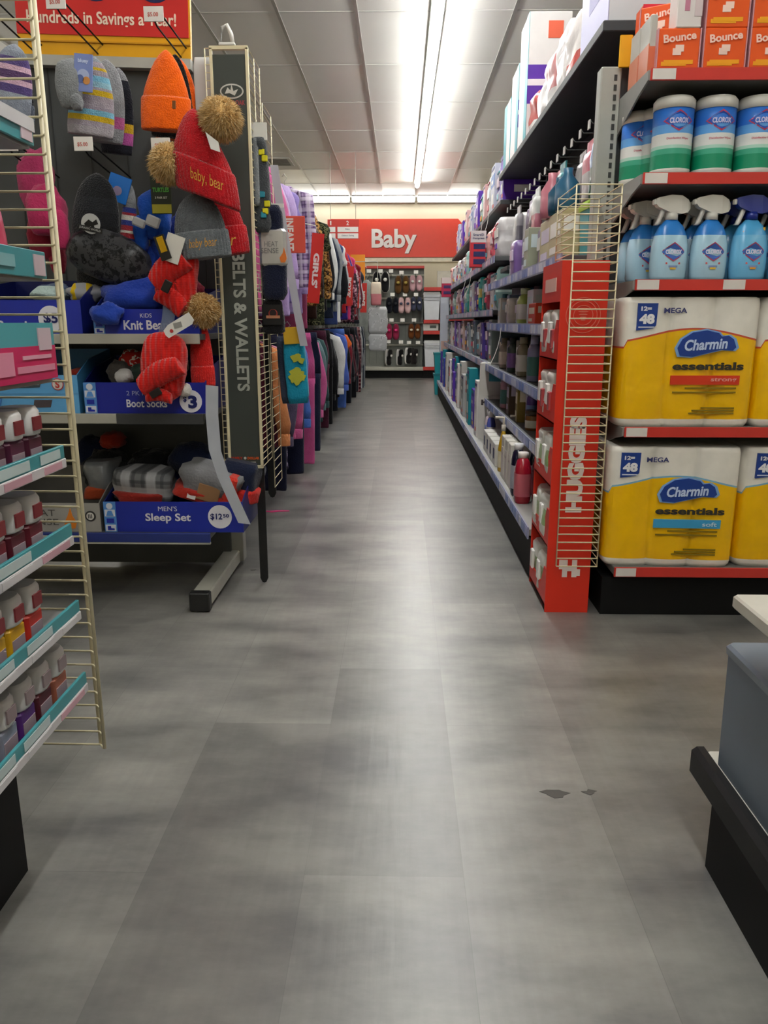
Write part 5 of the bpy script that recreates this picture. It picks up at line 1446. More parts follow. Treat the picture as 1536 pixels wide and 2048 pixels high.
tag(place(o, (-0.60 - 0.0, BY, 1.949)), 'white plastic clip perched on top of the belts stand', 'clip')
# black belts hanging beside it
for k, (px, pyb, y, wd) in enumerate(((529, 1165, 2.99, 0.032), (545, 995, 3.34, 0.034))):
    p = at(px, pyb, y); z1 = 1.15
    g = G(); L = z1 - p.z
    g.prism([(-wd / 2, 0.02), (-wd * 0.25, 0.003), (0, 0), (wd * 0.25, 0.003), (wd / 2, 0.02), (wd / 2, L), (-wd / 2, L)], 0, 0.005, M('#0d0d0e', 0.45, var=0.1, bump=0.2))
    t7 = thing('belt', 'black leather belt hanging beside the belts stand, %s' % ('front one with pointed tip near the floor', 'rear one beside the clothes rail')[k], 'belt', (p.x, y, p.z))
    g.build('strap', t7)
    g = G()
    pts = [(-wd * 0.7, 0, L), (wd * 0.7, 0, L), (wd * 0.7, 0, L + 0.05), (-wd * 0.7, 0, L + 0.05), (-wd * 0.7, 0, L)]
    g.tube(pts, 0.003, STEEL_L, 6); g.build('buckle', t7)
# socks on the stand's aisle side
def socks(label, px0, py0, px1, py1, y, col, extra=None, toe=True):
    a = at(px0, py0, y); b = at(px1, py1, y); W_, H_ = b.x - a.x, a.z - b.z
    t = thing('sock_pack', label, 'socks', ((a.x + b.x) / 2, y, b.z))
    g = G(); ls = []
    for i in range(14):
        f = i / 13; z = H_ * f
        hw_ = W_ / 2 * (0.86 + 0.1 * math.sin(f * 5) + (0.06 if f < 0.1 else 0)) * (0.7 if i in (0, 13) else 1)
        ls.append([(hw_ * math.copysign(abs(math.cos(2 * PI * j / 18)) ** 0.6, math.cos(2 * PI * j / 18)), 0.022 * math.sin(2 * PI * j / 18) + (-0.012 if f > 0.9 else 0), z) for j in range(18)])
    g.loft(ls, knit(col)); g.build('sock', t)
    return t, W_, H_


t7, W_, H_ = socks('navy thermal socks in a silver paper band reading HEAT SENSE', 517, 412, 577, 600, 3.04, '#171c33')
g = G().box(-W_ / 2 * 0.99, W_ / 2 * 0.99, -0.026, 0.026, H_ * 0.36, H_ * 0.76, M('#c4c4c2', 0.25, metal=0.5, var=0.1), 0.01)
g.text('HEAT', -0.004, H_ * 0.595, W_ * 0.5, H_ * 0.055, -0.027, card('#55575a'), 0.0); g.text('SENSE', -0.01, H_ * 0.525, W_ * 0.64, H_ * 0.055, -0.027, card('#55575a'), 0.0)
g.text('thermal', -0.02, H_ * 0.69, W_ * 0.4, H_ * 0.03, -0.027, card('#7c7c7c'), 0.0); g.text('men\'s socks', -0.02, H_ * 0.655, W_ * 0.5, H_ * 0.025, -0.027, card('#8a8a8a'), 0.0)
g.prism([(0.03, H_ * 0.4), (0.045, H_ * 0.4), (0.052, H_ * 0.44), (0.05, H_ * 0.48), (0.043, H_ * 0.56), (0.038, H_ * 0.50), (0.026, H_ * 0.45)], -0.029, -0.026, card('#d9742c'))
g.build('paper_band', t7)
G().box(-0.02, 0.045, -0.014, -0.01, H_ * 0.98, H_ * 1.02, card('#d6d4cf')).build('header_card', t7)
t7, W_, H_ = socks('grey socks folded over, with yellow and teal marks, above the navy thermal socks', 500, 278, 545, 465, 3.02, '#44484b')
g = G()
for u, v, c in ((0.25, 0.78, '#d8d020'), (0.1, 0.85, '#d8d020'), (0.2, 0.22, '#d8d020'), (0.3, 0.30, '#d8d020'), (0.05, 0.4, '#2a8a9c'), (0.1, 0.18, '#2a8a9c')):
    g.box(u * W_ - 0.01, u * W_ + 0.012, -0.026, -0.02, v * H_ - 0.01, v * H_ + 0.012, card(c), 0.003)
g.build('woven_mark', t7)
g = G(); g.loft([[(-W_ * 0.42, -0.03, z), (-W_ * 0.2, -0.04, z), (-W_ * 0.02, -0.03, z), (-W_ * 0.2, -0.02, z)] for z in (H_ * 0.28, H_ * 0.32, H_ * 0.6, H_ * 0.95, H_ * 0.99)], knit('#777b7d')); g.build('folded_leg', t7)
G().box(-0.045, 0.03, -0.02, -0.016, H_ * 0.97, H_ * 1.16, card('#d4d2cc'), 0.002).build('header_card', t7)
t7, W_, H_ = socks('black socks with a small round red emblem, below the navy thermal socks', 521, 598, 572, 668, 3.06, '#141316')
g = G().box(-W_ * 0.4, W_ * 0.42, -0.028, -0.02, H_ * 0.25, H_ * 0.85, card('#151416'), 0.003)
g.disc(0.004, H_ * 0.58, 0.017, -0.0285, card('#a3352c')); g.disc(0.004, H_ * 0.6, 0.013, -0.0297, card('#241416'))
g.box(-0.022, 0.03, -0.0312, -0.0285, H_ * 0.45, H_ * 0.53, card('#b87a5a'))
g.build('emblem_card', t7)
# loose clip strip with clear tags and the turquoise pyjamas
g = G(); ls = []
for (px, py) in ((548, 330), (556, 385), (566, 450), (580, 540), (594, 620), (608, 692)):
    p = at(px, py, 3.30); ls.append([(p.x - 0.016, 3.30, p.z), (p.x + 0.016, 3.297, p.z), (p.x + 0.016, 3.299, p.z), (p.x - 0.016, 3.302, p.z)])
g.loft(ls, M('#c4c2cc', 0.25, var=0.05, alpha=0.85), smooth=False)
tag(g.build('clip_strip'), 'long translucent clip strip trailing from the belts stand down to the turquoise pyjamas', 'clip strip')
a = at(566, 668, 3.36); b = at(620, 806, 3.36)
t7 = thing('pyjama_trousers', 'folded turquoise pyjama trousers with yellow print hanging from the clip strip', 'pyjamas', ((a.x + b.x) / 2, 3.36, b.z), (0, -0.06, 0))
W_, H_ = b.x - a.x, a.z - b.z
G().soft(W_ * 0.86, 0.045, H_, fab('#1f93b4'), nz=10, e=0.35, wob=0.12, seed=4).build('cloth', t7, (0.008, -0.03, 0))
G().soft(W_ * 0.5, 0.05, H_ * 0.98, fab('#3c4356'), nz=10, e=0.4, wob=0.15, seed=9).build('lining', t7, (-0.042, -0.0, 0))
g = G()
for zi, (u, v, r) in enumerate(((0.62, 0.66, 0.02), (0.55, 0.45, 0.022), (0.7, 0.42, 0.02), (0.45, 0.38, 0.018), (0.8, 0.38, 0.016), (0.6, 0.3, 0.012), (0.82, 0.62, 0.014), (0.66, 0.36, 0.02))):
    cx = -W_ / 2 + u * W_
    g.prism([(cx + r * (1 + 0.3 * math.sin(3 * q)) * math.cos(q), v * H_ + r * (1 + 0.3 * math.cos(2 * q + u * 9)) * math.sin(q)) for q in [2 * PI * j / 14 for j in range(14)]], -0.0335 - 0.0006 * zi, -0.029, card('#b8b83c'))
g.build('yellow_print', t7)
G().box(-0.03, 0.05, -0.04, -0.036, H_ * 0.86, H_ * 1.1, card('#d2a62a'), 0.003).build('yellow_card', t7)
# pink plastic tag dropped on the floor
g = G().prism([(-0.06, -0.012), (-0.02, -0.022), (0.02, -0.004), (0.075, 0.004), (0.07, 0.016), (0.0, 0.014), (-0.03, 0.004), (-0.06, 0.004)], 0.0, 0.004, plas('#e8488c'), 'xy')
tag(place(g.build('plastic_tag'), on(552, 1023, 0.0005)), 'bright pink plastic tag lying on the floor beside the belts stand', 'tag')

# ================================================================== clothing endcap: hats on hooks, bins on shelves
EY = 2.75
t = thing('clothing_endcap', 'dark endcap with pale shelf edges holding hats and clothing bins', 'shelving', (-1.2, EY, 0))
xr = 0.505; xl = -0.6
BKP = metal('#4d4f4f', 0.6)
g = G().box(xl, xr - 0.03, 0.45, 0.48, 0.02, 1.97, BKP)
for k in range(8):
    x = xl + 0.05 + k * 0.14
    g.box(x, x + 0.004, 0.447, 0.45, 0.9, 1.95, metal('#3a3b3b', 0.6))
g.build('back_panel', t)
LIPZ = [0.275, 0.712, 0.988]
for k, z in enumerate(LIPZ):
    o = G().box(xl, xr + (0.01 if k else 0.0), 0.0, 0.45, z - 0.02, z, metal('#4c4d4d', 0.5)).build('shelf', t)
    G().box(xl, xr, -0.012, 0.0, z - 0.034, z + 0.001, metal('#aaa89d', 0.5) if k != 0 else metal('#26357c', 0.5), 0.002).build('shelf_lip', o)
    if k == 1:
        G().box(xr - 0.31, xr, -0.014, -0.002, z - 0.036, z + 0.002, metal('#3c3d3e', 0.5), 0.002).build('dark_lip', o)
    if k == 0:
        G().box(xl, xr, -0.013, 0.0, z - 0.04, z - 0.034, metal('#aaa89d', 0.5)).build('lower_lip', o)
G().box(xr - 0.035, xr + 0.02, 0.47, 0.53, 0.02, 1.97, metal('#9c9b92', 0.5), 0.003).build('upright', t)
fx = -0.727 + 1.2
g = G().box(fx - 0.035, fx + 0.035, -0.06, 0.55, 0.012, 0.07, metal('#b3b2a6', 0.4), 0.006); g.build('foot', t)
G().box(fx - 0.037, fx + 0.037, -0.095, -0.055, 0.004, 0.074, plas('#141414', 0.5), 0.004).build('foot_cap', t)
G().tube([(fx - 0.02, -0.07, 0), (fx - 0.02, -0.07, 0.012)], 0.012, STEEL_D, 8).build('levelling_screw', t)
G().box(xl, fx, 0.5, 0.53, 0.09, 0.13, STEEL_D).build('cross_bar', t)
G().box(xl - 0.0, xl + 0.06, -0.06, 0.55, 0.012, 0.07, metal('#b3b2a6', 0.4), 0.006).build('foot', t)
# header sign
YS = 3.17
a = at(38, 112, YS); b = at(382, 118, YS)
W_ = b.x - a.x; H_ = 0.52
t8 = thing('savings_sign', 'red and yellow header sign about savings above the hat hooks', 'sign', ((a.x + b.x) / 2, YS, at(210, 114, YS).z), (0, math.radians(1.9), 0))
hw = W_ / 2
G().box(-hw, hw, 0, 0.02, 0, H_, card('#e2a413')).build('yellow_board', t8)
g = G().box(-hw, hw - 0.006, -0.004, 0, 0.07, H_ - 0.01, card('#cc2a26')); g.box(-hw, hw, -0.006, 0, 0.045, 0.05, card('#c98d10'))
g.text('Hundreds in Savings a Year!', -0.005, 0.120, W_ * 0.86, 0.055, -0.005, card('#f0d9c4'), 0.02)
for cx, s in ((-hw + 0.135, 'Clip'), (0.0 - 0.02, 'Scan'), (hw - 0.125, 'Save')):
    g.disc(cx, 0.255, 0.075, -0.0045, card('#1f2352')); g.text(s, cx, 0.222, 0.075, 0.032, -0.006, card('#d9d6dc'), 0.02)
g.build('red_panel', t8)
G().box(-hw, hw, -0.01, 0.03, -0.035, 0, metal('#b4b2aa', 0.5)).build('ledge', t8)

# hooks: back end on the panel, tip towards the cross aisle with a white ticket
HK = []
def hook(px, py, ptx, pty, label, ticket=True, y0=3.19):
    p = at(px, py, y0); q = at(ptx, pty, 2.82)
    t = thing('display_hook', label, 'hook', p, group='black wire hooks of the clothing endcap')
    d = Vector((q.x - p.x, q.y - p.y, q.z - p.z))
    G().tube([(0, 0, 0), d * 0.9, d + Vector((0, 0, 0.01))], 0.003, BLACK, 6).build('lower_wire', t)
    G().tube([(0.02, 0, 0.03), d + Vector((0.02, 0, 0.03))], 0.003, BLACK, 6).build('upper_wire', t)
    if ticket:
        G().box(d.x - 0.03, d.x + 0.035, d.y - 0.008, d.y - 0.005, d.z - 0.0, d.z + 0.045, card('#e2dcd6'), 0.002).text('$5.00', d.x, d.z + 0.02, 0.035, 0.014, d.y - 0.008, card('#c05a50'), 0.02).build('ticket', t)
    HK.append(p)


hook(200, 112, 113, 20, 'hook holding the striped grey beanie on the top row, black double wire')
hook(365, 118, 308, 45, 'hook holding the orange beanies on the top row, black double wire')
hook(78, 112, -10, 30, 'hook holding the lilac striped beanies on the top row, black double wire', False)
hook(252, 372, 168, 303, 'hook holding the black hat on the second row, black double wire')
hook(395, 370, 322, 305, 'hook holding the blue hats on the second row, black double wire')
hook(110, 372, 18, 303, 'hook holding the pink hats on the second row, black double wire')


def beanie(label, box, y, col, tilt=0.0, cuff=None, bands=None, ribs=44, amp=0.018, pom=None, words_=None, patch=None, flat=0.45, name='beanie', yaw=0.0, lean=0.0, cuffh=0.36, pomdir=(0.05, 0.1), taper=0.0, shear=0.0, psize=1.0):
    """knitted hat seen in the photo box at distance y; bands = list of colours from hem to crown"""
    a = at(box[0], box[1], y); b = at(box[2], box[3], y)
    W_, H_ = b.x - a.x, a.z - b.z
    t = thing(name, label, 'hat', ((a.x + b.x) / 2, y, b.z), (lean, tilt, yaw))
    R = W_ / 2 / 1.05
    seg = 132
    def shp(g):      # slouch: narrower and shifted towards the crown
        g.v = [(x * (1 - taper * max(0, min(1, (z / H_ - (cuffh if cuff else 0)) / (1 - (cuffh if cuff else 0))))) + shear * z, y_, z) for x, y_, z in g.v]
        return g
    fr = [(0.80, 0.10), (0.92, 0.02), (0.97, 0.10), (0.99, 0.25), (0.98, 0.40), (0.95, 0.52), (0.88, 0.64), (0.78, 0.75), (0.63, 0.85), (0.42, 0.93), (0.2, 0.98), (0.06, 1.0)]
    if bands:
        ms = [knit(bands[min(len(bands) - 1, int(f * len(bands)))]) for _, f in fr[:-1]]
        nfr = []
        n = 28
        for i in range(n + 1):
            f = i / n; k = 0
            while k < len(fr) - 2 and fr[k + 1][1] < f or fr[k + 1][1] <= fr[k][1]:
                k += 1
            r0, z0 = fr[k]; r1, z1 = fr[min(k + 1, len(fr) - 1)]
            q = 0 if z1 <= z0 else max(0, min(1, (f - z0) / (z1 - z0)))
            nfr.append((r0 + (r1 - r0) * q, f))
        ms = [knit(bands[min(len(bands) - 1, int((i + 0.5) / n * len(bands)))]) for i in range(n)]
        shp(G().lathe([(R * r, H_ * z) for r, z in nfr], ms, 0, 0, 60, 1, flat)).build('crown', t)
    else:
        shp(G().lathe([(R * r, H_ * z) for r, z in fr], knit(col), 0, 0, seg, 1, flat, ribs=ribs, amp=amp)).build('crown', t)
    if cuff:
        c = cuffh
        g = G().lathe([(R * 0.86, H_ * 0.02), (R * 1.0, 0.0), (R * 1.05, H_ * 0.03), (R * 1.06, H_ * c * 0.5), (R * 1.045, H_ * (c - 0.03)), (R * 1.0, H_ * c), (R * 0.95, H_ * (c - 0.02))], knit(cuff), 0, 0, seg, 1, flat, ribs=ribs, amp=amp * 1.6)
        o = shp(g).build('cuff', t)
        if words_:
            shp(G().text(words_, R * 0.15, H_ * c * 0.5, R * 1.15, H_ * c * 0.42, 0, M('#d0962c', 0.5, var=0), 0.0, bend=(R * 1.095, R * 1.095 * flat), shear=0.3)).build('embroidery', o)
        if patch:
            G().box(-R * 0.08 + patch[1] * R, R * 0.08 + patch[1] * R, -R * flat * 1.02, -R * flat * 0.9, H_ * c * 0.62, H_ * c * 0.86, card(patch[0]), 0.003).build('patch', o)
    if pom:
        rnd = random.Random(int(box[0])); g = G(); rp = pom[1] * y / 1560
        g.lathe([(max(0.001, rp * 0.86 * math.cos(q)), rp * 0.86 * math.sin(q)) for q in [-PI / 2 + PI * k / 12 for k in range(13)]], fab(pom[0]), 0, 0, 24)
        cols = [M(c_, 0.8, var=0.1, spec=0.2) for c_ in (pom[0], '#f0d6a4', '#c9a268')]
        for i in range(5200):
            u = rnd.uniform(-1, 1); th = rnd.uniform(0, 2 * PI); s_ = math.sqrt(1 - u * u)
            d = Vector((s_ * math.cos(th), s_ * math.sin(th), u))
            tt = d.cross(Vector((0.3, 0.2, 1))).normalized() * 0.0010; bb = d.cross(tt).normalized() * 0.0010
            drift = Vector((rnd.uniform(-0.3, 0.3), rnd.uniform(-0.3, 0.3), -0.25)) * rp
            b0 = d * rp * 0.72; tip = d * rp * rnd.uniform(0.9, 1.12) + drift * 0.6; mid = (b0 + tip) / 2 + d * rp * 0.1
            g.add([b0 + tt, b0 - tt * 0.5 + bb, b0 - tt * 0.5 - bb, mid + tt * 0.8, mid - tt * 0.4 + bb * 0.8, mid - tt * 0.4 - bb * 0.8, tip], [(0, 1, 4, 3), (1, 2, 5, 4), (2, 0, 3, 5), (3, 4, 6), (4, 5, 6), (5, 3, 6)], cols[i % 3], True)
        q = at(pom[2], pom[3], y) - Vector(t.location)
        q = Matrix.Rotation(-tilt, 3, 'Y') @ q
        g.build('pompom', t, (q.x, pomdir[0] * 0 - 0.01, q.z))
    return t


O = '#ff6606'
beanie('bright orange cuffed beanie in front on the top hook', (272, 100, 382, 262), 2.86, O, 0.06, O, ribs=60, amp=0.004, patch=('#7a4a20', 0.42), flat=0.34, cuffh=0.42, taper=0.34)
beanie('second orange beanie behind the front orange one', (300, 118, 398, 280), 3.0, '#f5640c', 0.10, '#f5640c', ribs=60, amp=0.004, flat=0.3, cuffh=0.4, taper=0.3)
beanie('black beanie sandwiched between the two orange beanies', (292, 108, 386, 276), 2.935, '#151416', 0.10, '#151416', ribs=60, amp=0.004, flat=0.15, taper=0.3)
GB = ['#a7a1a8', '#a7a1a8', '#a39aa6', '#c9a81f', '#79b3cc', '#9a8f9c', '#a59ba4', '#a096a0', '#c9a81f', '#a59ba4', '#8fb9c8', '#79b3cc', '#9a9098', '#c9a81f', '#a59ba4', '#8f98a0']
beanie('grey beanie with yellow and sky blue stripes on the top hook', (115, 112, 232, 272), 2.90, None, 0.14, None, GB, flat=0.34, taper=0.22)
beanie('plain pale grey beanie behind the yellow striped one', (150, 118, 250, 285), 2.99, None, 0.12, None, ['#8f9094', '#b45a8c', '#8f9094', '#97989c', '#97989c', '#97989c'], flat=0.25)
beanie('dark navy beanie with pink and yellow bands at the back of the striped hats', (185, 135, 268, 308), 3.06, None, 0.10, None, ['#23242e', '#b4559a', '#c9a020', '#1c1d26', '#1c1d26', '#1c1d26', '#22232c', '#8d8e92'], flat=0.25)
beanie('lilac and purple striped beanie at the endcap\'s wire grid side', (-45, 85, 62, 240), 2.86, None, 0.2, None, ['#7f8694', '#8b92a0', '#8b92a0', '#99a0ae', '#5a4a80', '#d5b0c4', '#5a4068', '#d5b0c4', '#5a4a80', '#8b92a0', '#99a0ae'], flat=0.34)
beanie('dark grey beanie hanging behind the lilac striped one', (-40, 100, 66, 262), 2.97, '#2c2d33', 0.15, '#5d6472', flat=0.3)
# small mitten ball and blue printed card on the striped grey beanie
a = at(137, 165, 2.83)
t9 = thing('mitten', 'rolled grey mitten pinned to the yellow striped beanie', 'mitten', a)
G().lump(0.085, 0.06, 0.15, knit('#85888a'), 5, 0.12).build('hand', t9, (0, 0, -0.08)); G().lump(0.04, 0.04, 0.05, knit('#7c7f82'), 2, 0.1).build('thumb', t9, (0.03, -0.02, -0.09))
a = at(142, 106, 2.82); b = at(186, 182, 2.82)
o = G().box(0, b.x - a.x, 0, 0.003, 0, a.z - b.z, card('#7d8cc4'), 0.002).text('bluey', (b.x - a.x) / 2, (a.z - b.z) * 0.8, (b.x - a.x) * 0.55, (a.z - b.z) * 0.13, -0.001, card('#c9d3ec'), 0.03)
for u, v, r, c_ in ((0.5, 0.42, 0.02, '#a9b4d6'), (0.68, 0.3, 0.012, '#c98a4a'), (0.35, 0.34, 0.012, '#5a6aa0')):
    o.disc((b.x - a.x) * u, (a.z - b.z) * v, r, -0.0006 - 0.02 * (0.02 - r), card(c_))
tag(place(o.build('hang_card'), (a.x, 2.815, b.z), (0, 0.1, 0)), 'periwinkle blue printed card pinned to the yellow striped beanie', 'card')
# second row: black hat with round emblem, pink hats, blue fleece hats
t9 = beanie('big black hood-shaped hat with a round white emblem', (126, 345, 240, 500), 2.88, None, 0.12, None, ['#141518', '#16171a', '#1b1c20', '#202226', '#1a1b1e', '#191a1d'], flat=0.34, name='black_hat')
a = at(192, 445, 2.88) - Vector(t9.location)
g = G(); g.disc(0, 0, 0.033, 0, card('#b9bab8'), th=0.002); g.prism([(-0.022, -0.004), (-0.008, 0.012), (0.006, 0.006), (0.018, 0.018), (0.026, 0.004), (0.012, -0.004), (0.018, -0.018), (0.0, -0.008), (-0.014, -0.02)], -0.003, 0, card('#141414'))
g.box(-0.042, 0.042, -0.004, 0, -0.026, -0.010, card('#1a1a1a')); g.text('JURASSIC WORLD', 0, -0.018, 0.074, 0.009, -0.0045, card('#a9aaa8'), 0.02)
g.build('emblem', t9, (0.01, -0.070, a.z - 0.01), (0.12, 0.1, 0))
G().lump(0.3, 0.12, 0.17, ramp_mat('black_sequins', 'ShaderNodeTexVoronoi', [(0, '#0a0a0b'), (0.5, '#1d1d1f'), (0.8, '#3b3b3d')], tscale=60, rough=0.3), 4, 0.12).build('brim', t9, (0.03, 0, -0.10), (0, 0.25, 0))
beanie('second black hat hanging low behind the emblem hat', (140, 470, 262, 580), 2.97, None, 0.12, None, ['#191a1c', '#1c1d20', '#232427', '#1c1d20'], flat=0.4, name='black_hat')
beanie('grey mitten-hat with red, white and blue stripes on the second row', (226, 368, 270, 512), 2.95, None, 0.14, None, ['#77797c', '#7e8083', '#808285', '#33408c', '#a8343f', '#d9d3c8', '#a8343f', '#33408c', '#d9d3c8', '#a8343f', '#33408c', '#808285', '#8c8e91', '#8c8e91', '#8c8e91', '#8c8e91'], flat=0.5)
o = tag(place(G().box(-0.04, 0.04, 0, 0.004, -0.045, 0.045, card('#1d6fc4'), 0.002).disc(0.0, -0.008, 0.016, -0.0005, card('#8f7f9c')).build('hang_card'), at(236, 377, 2.93), (0, 0.35, 0)), 'bright blue card pinned above the red, white and blue striped hat', 'card')
for k, (bx_, y, c_, lb) in enumerate((((36, 300, 112, 425), 2.95, '#b23a66', 'pink fleece hat, upper one behind the wire grid'), ((50, 370, 132, 470), 2.9, '#b5305e', 'deep pink fleece hat, lower one behind the wire grid'), ((55, 430, 125, 520), 3.0, '#8e1f34', 'dark red hat under the pink fleece hats'))):
    a = at(bx_[0], bx_[1], y); b = at(bx_[2], bx_[3], y)
    t9 = thing('fleece_hat', lb, 'hat', ((a.x + b.x) / 2, y, b.z))
    G().lump(b.x - a.x, 0.12, a.z - b.z, fab(c_), k, 0.2).build('crown', t9); G().lump(0.06, 0.05, 0.13, fab(c_), k + 3, 0.15).build('ear_flap', t9, ((b.x - a.x) * 0.42, -0.02, -0.05))
for k, (bx_, y, c_, lb) in enumerate((((275, 385, 345, 480), 2.98, '#1d4fae', 'royal blue fleece hat beside the striped hats'), ((300, 440, 350, 540), 3.02, '#23429a', 'navy blue hat hanging under the green card'), ((335, 420, 400, 560), 3.08, '#1c2f7c', 'dark blue hat behind the grey pompom beanie'))):
    a = at(bx_[0], bx_[1], y); b = at(bx_[2], bx_[3], y)
    t9 = thing('fleece_hat', lb, 'hat', ((a.x + b.x) / 2, y, b.z))
    G().lump(b.x - a.x, 0.12, a.z - b.z, fab(c_), k + 8, 0.25).build('crown', t9); G().lump(0.05, 0.05, 0.12, fab(c_), k + 3, 0.15).build('ear_flap', t9, (-(b.x - a.x) * 0.4, -0.03, -0.04))
a = at(299, 350, 2.9); b = at(345, 428, 2.9); W_, H_ = b.x - a.x, a.z - b.z
g = G().box(0, W_, 0, 0.003, 0, H_, card('#1c2414'), 0.002); g.box(0.002, W_ - 0.002, -0.001, 0, H_ * 0.02, H_ * 0.25, card('#a8a02c')); g.box(W_ * 0.3, W_ * 0.75, -0.001, 0, H_ * 0.8, H_ * 0.97, card('#b8322c')); g.text('TURTLES', W_ / 2, H_ * 0.62, W_ * 0.8, H_ * 0.12, -0.001, card('#4f9c3c'), 0.04); g.text('3 PAIR SET', W_ / 2, H_ * 0.42, W_ * 0.6, H_ * 0.06, -0.001, card('#c9c9c0'), 0.02)
tag(place(g.build('hang_card'), (a.x, 2.9, b.z)), 'black, green and yellow printed card beside the tan pompom', 'card')
for k, (bx_, c_) in enumerate((((262, 430, 290, 448), 'lying over the dark gloves'), ((288, 425, 318, 448), 'beside the first silver tag'))):
    a = at(bx_[0], bx_[1], 2.88); b = at(bx_[2], bx_[3], 2.88)
    tag(place(G().box(0, b.x - a.x, 0, 0.012, 0, a.z - b.z, plas('#a9aaac', 0.25), 0.005).build('plastic_tag'), (a.x, 2.87, b.z), (0, 0.4, 0)), 'silver grey plastic tag %s' % c_, 'tag')
tag(place(G().soft(0.06, 0.015, 0.2, M('#d9d8d6', 0.3, var=0.03, alpha=0.8), e=0.3).build('clip_strip'), at(409, 240, 2.98)), 'white translucent clip strip hanging behind the tan pompom', 'clip strip')

# the red and grey pompom beanies hanging in front of the belts stand
R1, R2 = '#b3131c', '#c81f1c'
beanie('red pompom beanie with gold embroidery, topmost of the hanging cluster', (343, 238, 484, 400), 2.72, R1, 0.36, R1, taper=0.42, shear=-0.52, words_='baby, bear', pom=('#dcb679', 38, 444, 236), flat=0.42, cuffh=0.42, ribs=40)
beanie('grey pompom beanie with gold embroidery under the topmost red beanie', (347, 385, 462, 518), 2.76, '#5c6064', -0.10, '#6c7276', words_='baby bear', pom=('#dcb679', 37, 342, 325), flat=0.42, cuffh=0.42, ribs=36, amp=0.03)
beanie('red beanie with gold embroidery behind the grey pompom beanie', (385, 385, 500, 512), 2.83, R1, -0.12, R1, words_='bear', flat=0.35, cuffh=0.45, ribs=40)


def knit_hat(label, poly, y, col, depth=0.10, tagcol=None, patch=None, cuffpoly=None, ribs=26):
    """slumped chunky hat: lofted between a crown outline and its mirror, with vertical ribs; poly in photo points"""
    pts = [at(px, py, y) for px, py in poly]
    c = sum(pts, Vector()) / len(pts)
    t = thing('knit_hat', label, 'hat', (c.x, y, min(p.z for p in pts)))
    base = Vector(t.location)
    loops = []
    n = len(pts)
    # densify the outline
    out = []
    for i in range(n):
        p0, p1, p2, p3 = pts[i - 1], pts[i], pts[(i + 1) % n], pts[(i + 2) % n]
        for k in range(6):
            f = k / 6
            out.append(0.5 * ((2 * p1) + (p2 - p0) * f + (2 * p0 - 5 * p1 + 4 * p2 - p3) * f * f + (3 * p1 - p0 - 3 * p2 + p3) * f ** 3))
    for i in range(11):
        f = -1 + 2 * i / 10
        k = max(0.02, (1 - abs(f) ** 2.4)) ** 0.5
        l = []
        for q in out:
            d = q - c
            rip = 1 + 0.02 * math.sin(d.x * 420 + d.z * 120)
            p = c + d * (k * (0.98 if abs(f) < 0.2 else 1) * rip if k > 0.1 else 0.1)
            l.append((p.x - base.x, f * depth / 2 * (1 + 0.06 * math.sin(d.x * 300)), p.z - base.z))
        loops.append(l)
    G().loft(loops, chunky(col)).build('crown', t)
    return t, base


RD = '#d0201a'
t9, b9 = knit_hat('chunky red hat with a black patch, tilted, below the grey pompom beanie', [(328, 500), (392, 505), (394, 565), (385, 628), (352, 615), (312, 585), (325, 540)], 2.78, RD)
def rolled(t, base, pa, pb, y, r, col):
    A = at(*pa, y) - base; B = at(*pb, y) - base
    n = (B - A).length; ls = []
    d = (B - A).normalized(); u = Vector((-d.z, 0, d.x))
    for i in range(41):
        f = i / 40; k = r * (0.75 + 0.25 * math.sin(f * PI) ** 0.5) * (1 + 0.05 * math.sin(i * PI))
        P = A + d * n * f + u * (0.012 * math.sin(f * PI))
        kk = k * (1.05 if i % 2 else 0.97)
        ls.append([P + u * (kk * math.cos(2 * PI * j / 14)) + Vector((0, kk * 0.75 * math.sin(2 * PI * j / 14) - 0.04, 0)) for j in range(14)])
    return G().loft(ls, chunky(col)).build('cuff', t)
rolled(t9, b9, (318, 572), (378, 520), 2.78, 0.045, RD)
rolled(t9, b9, (322, 586), (372, 622), 2.78, 0.035, RD)
p = at(348, 575, 2.78) - b9
G().box(-0.014, 0.014, -0.09, -0.084, -0.02, 0.02, card('#14100f'), 0.002).build('patch', t9, (p.x, 0, p.z), (0, 0.5, 0))
t9, b9 = knit_hat('chunky red hat with a black patch, wide open, lowest of the cluster', [(290, 678), (335, 662), (372, 690), (370, 760), (352, 800), (310, 790), (285, 760)], 2.72, RD, 0.12)
rolled(t9, b9, (290, 775), (368, 730), 2.70, 0.04, RD)
rolled(t9, b9, (300, 792), (350, 796), 2.70, 0.022, RD)
p = at(322, 783, 2.70) - b9
G().box(-0.02, 0.02, -0.085, -0.078, -0.012, 0.012, card('#1a1312'), 0.002).build('patch', t9, (p.x, 0, p.z), (0, -0.5, 0))
beanie('slim red cuffed beanie with brown pompom beside the lowest chunky hat', (376, 632, 431, 773), 2.80, '#c9201c', -0.02, '#d2241f', pom=('#b98d52', 34, 405, 618), flat=0.5, cuffh=0.30, ribs=30)
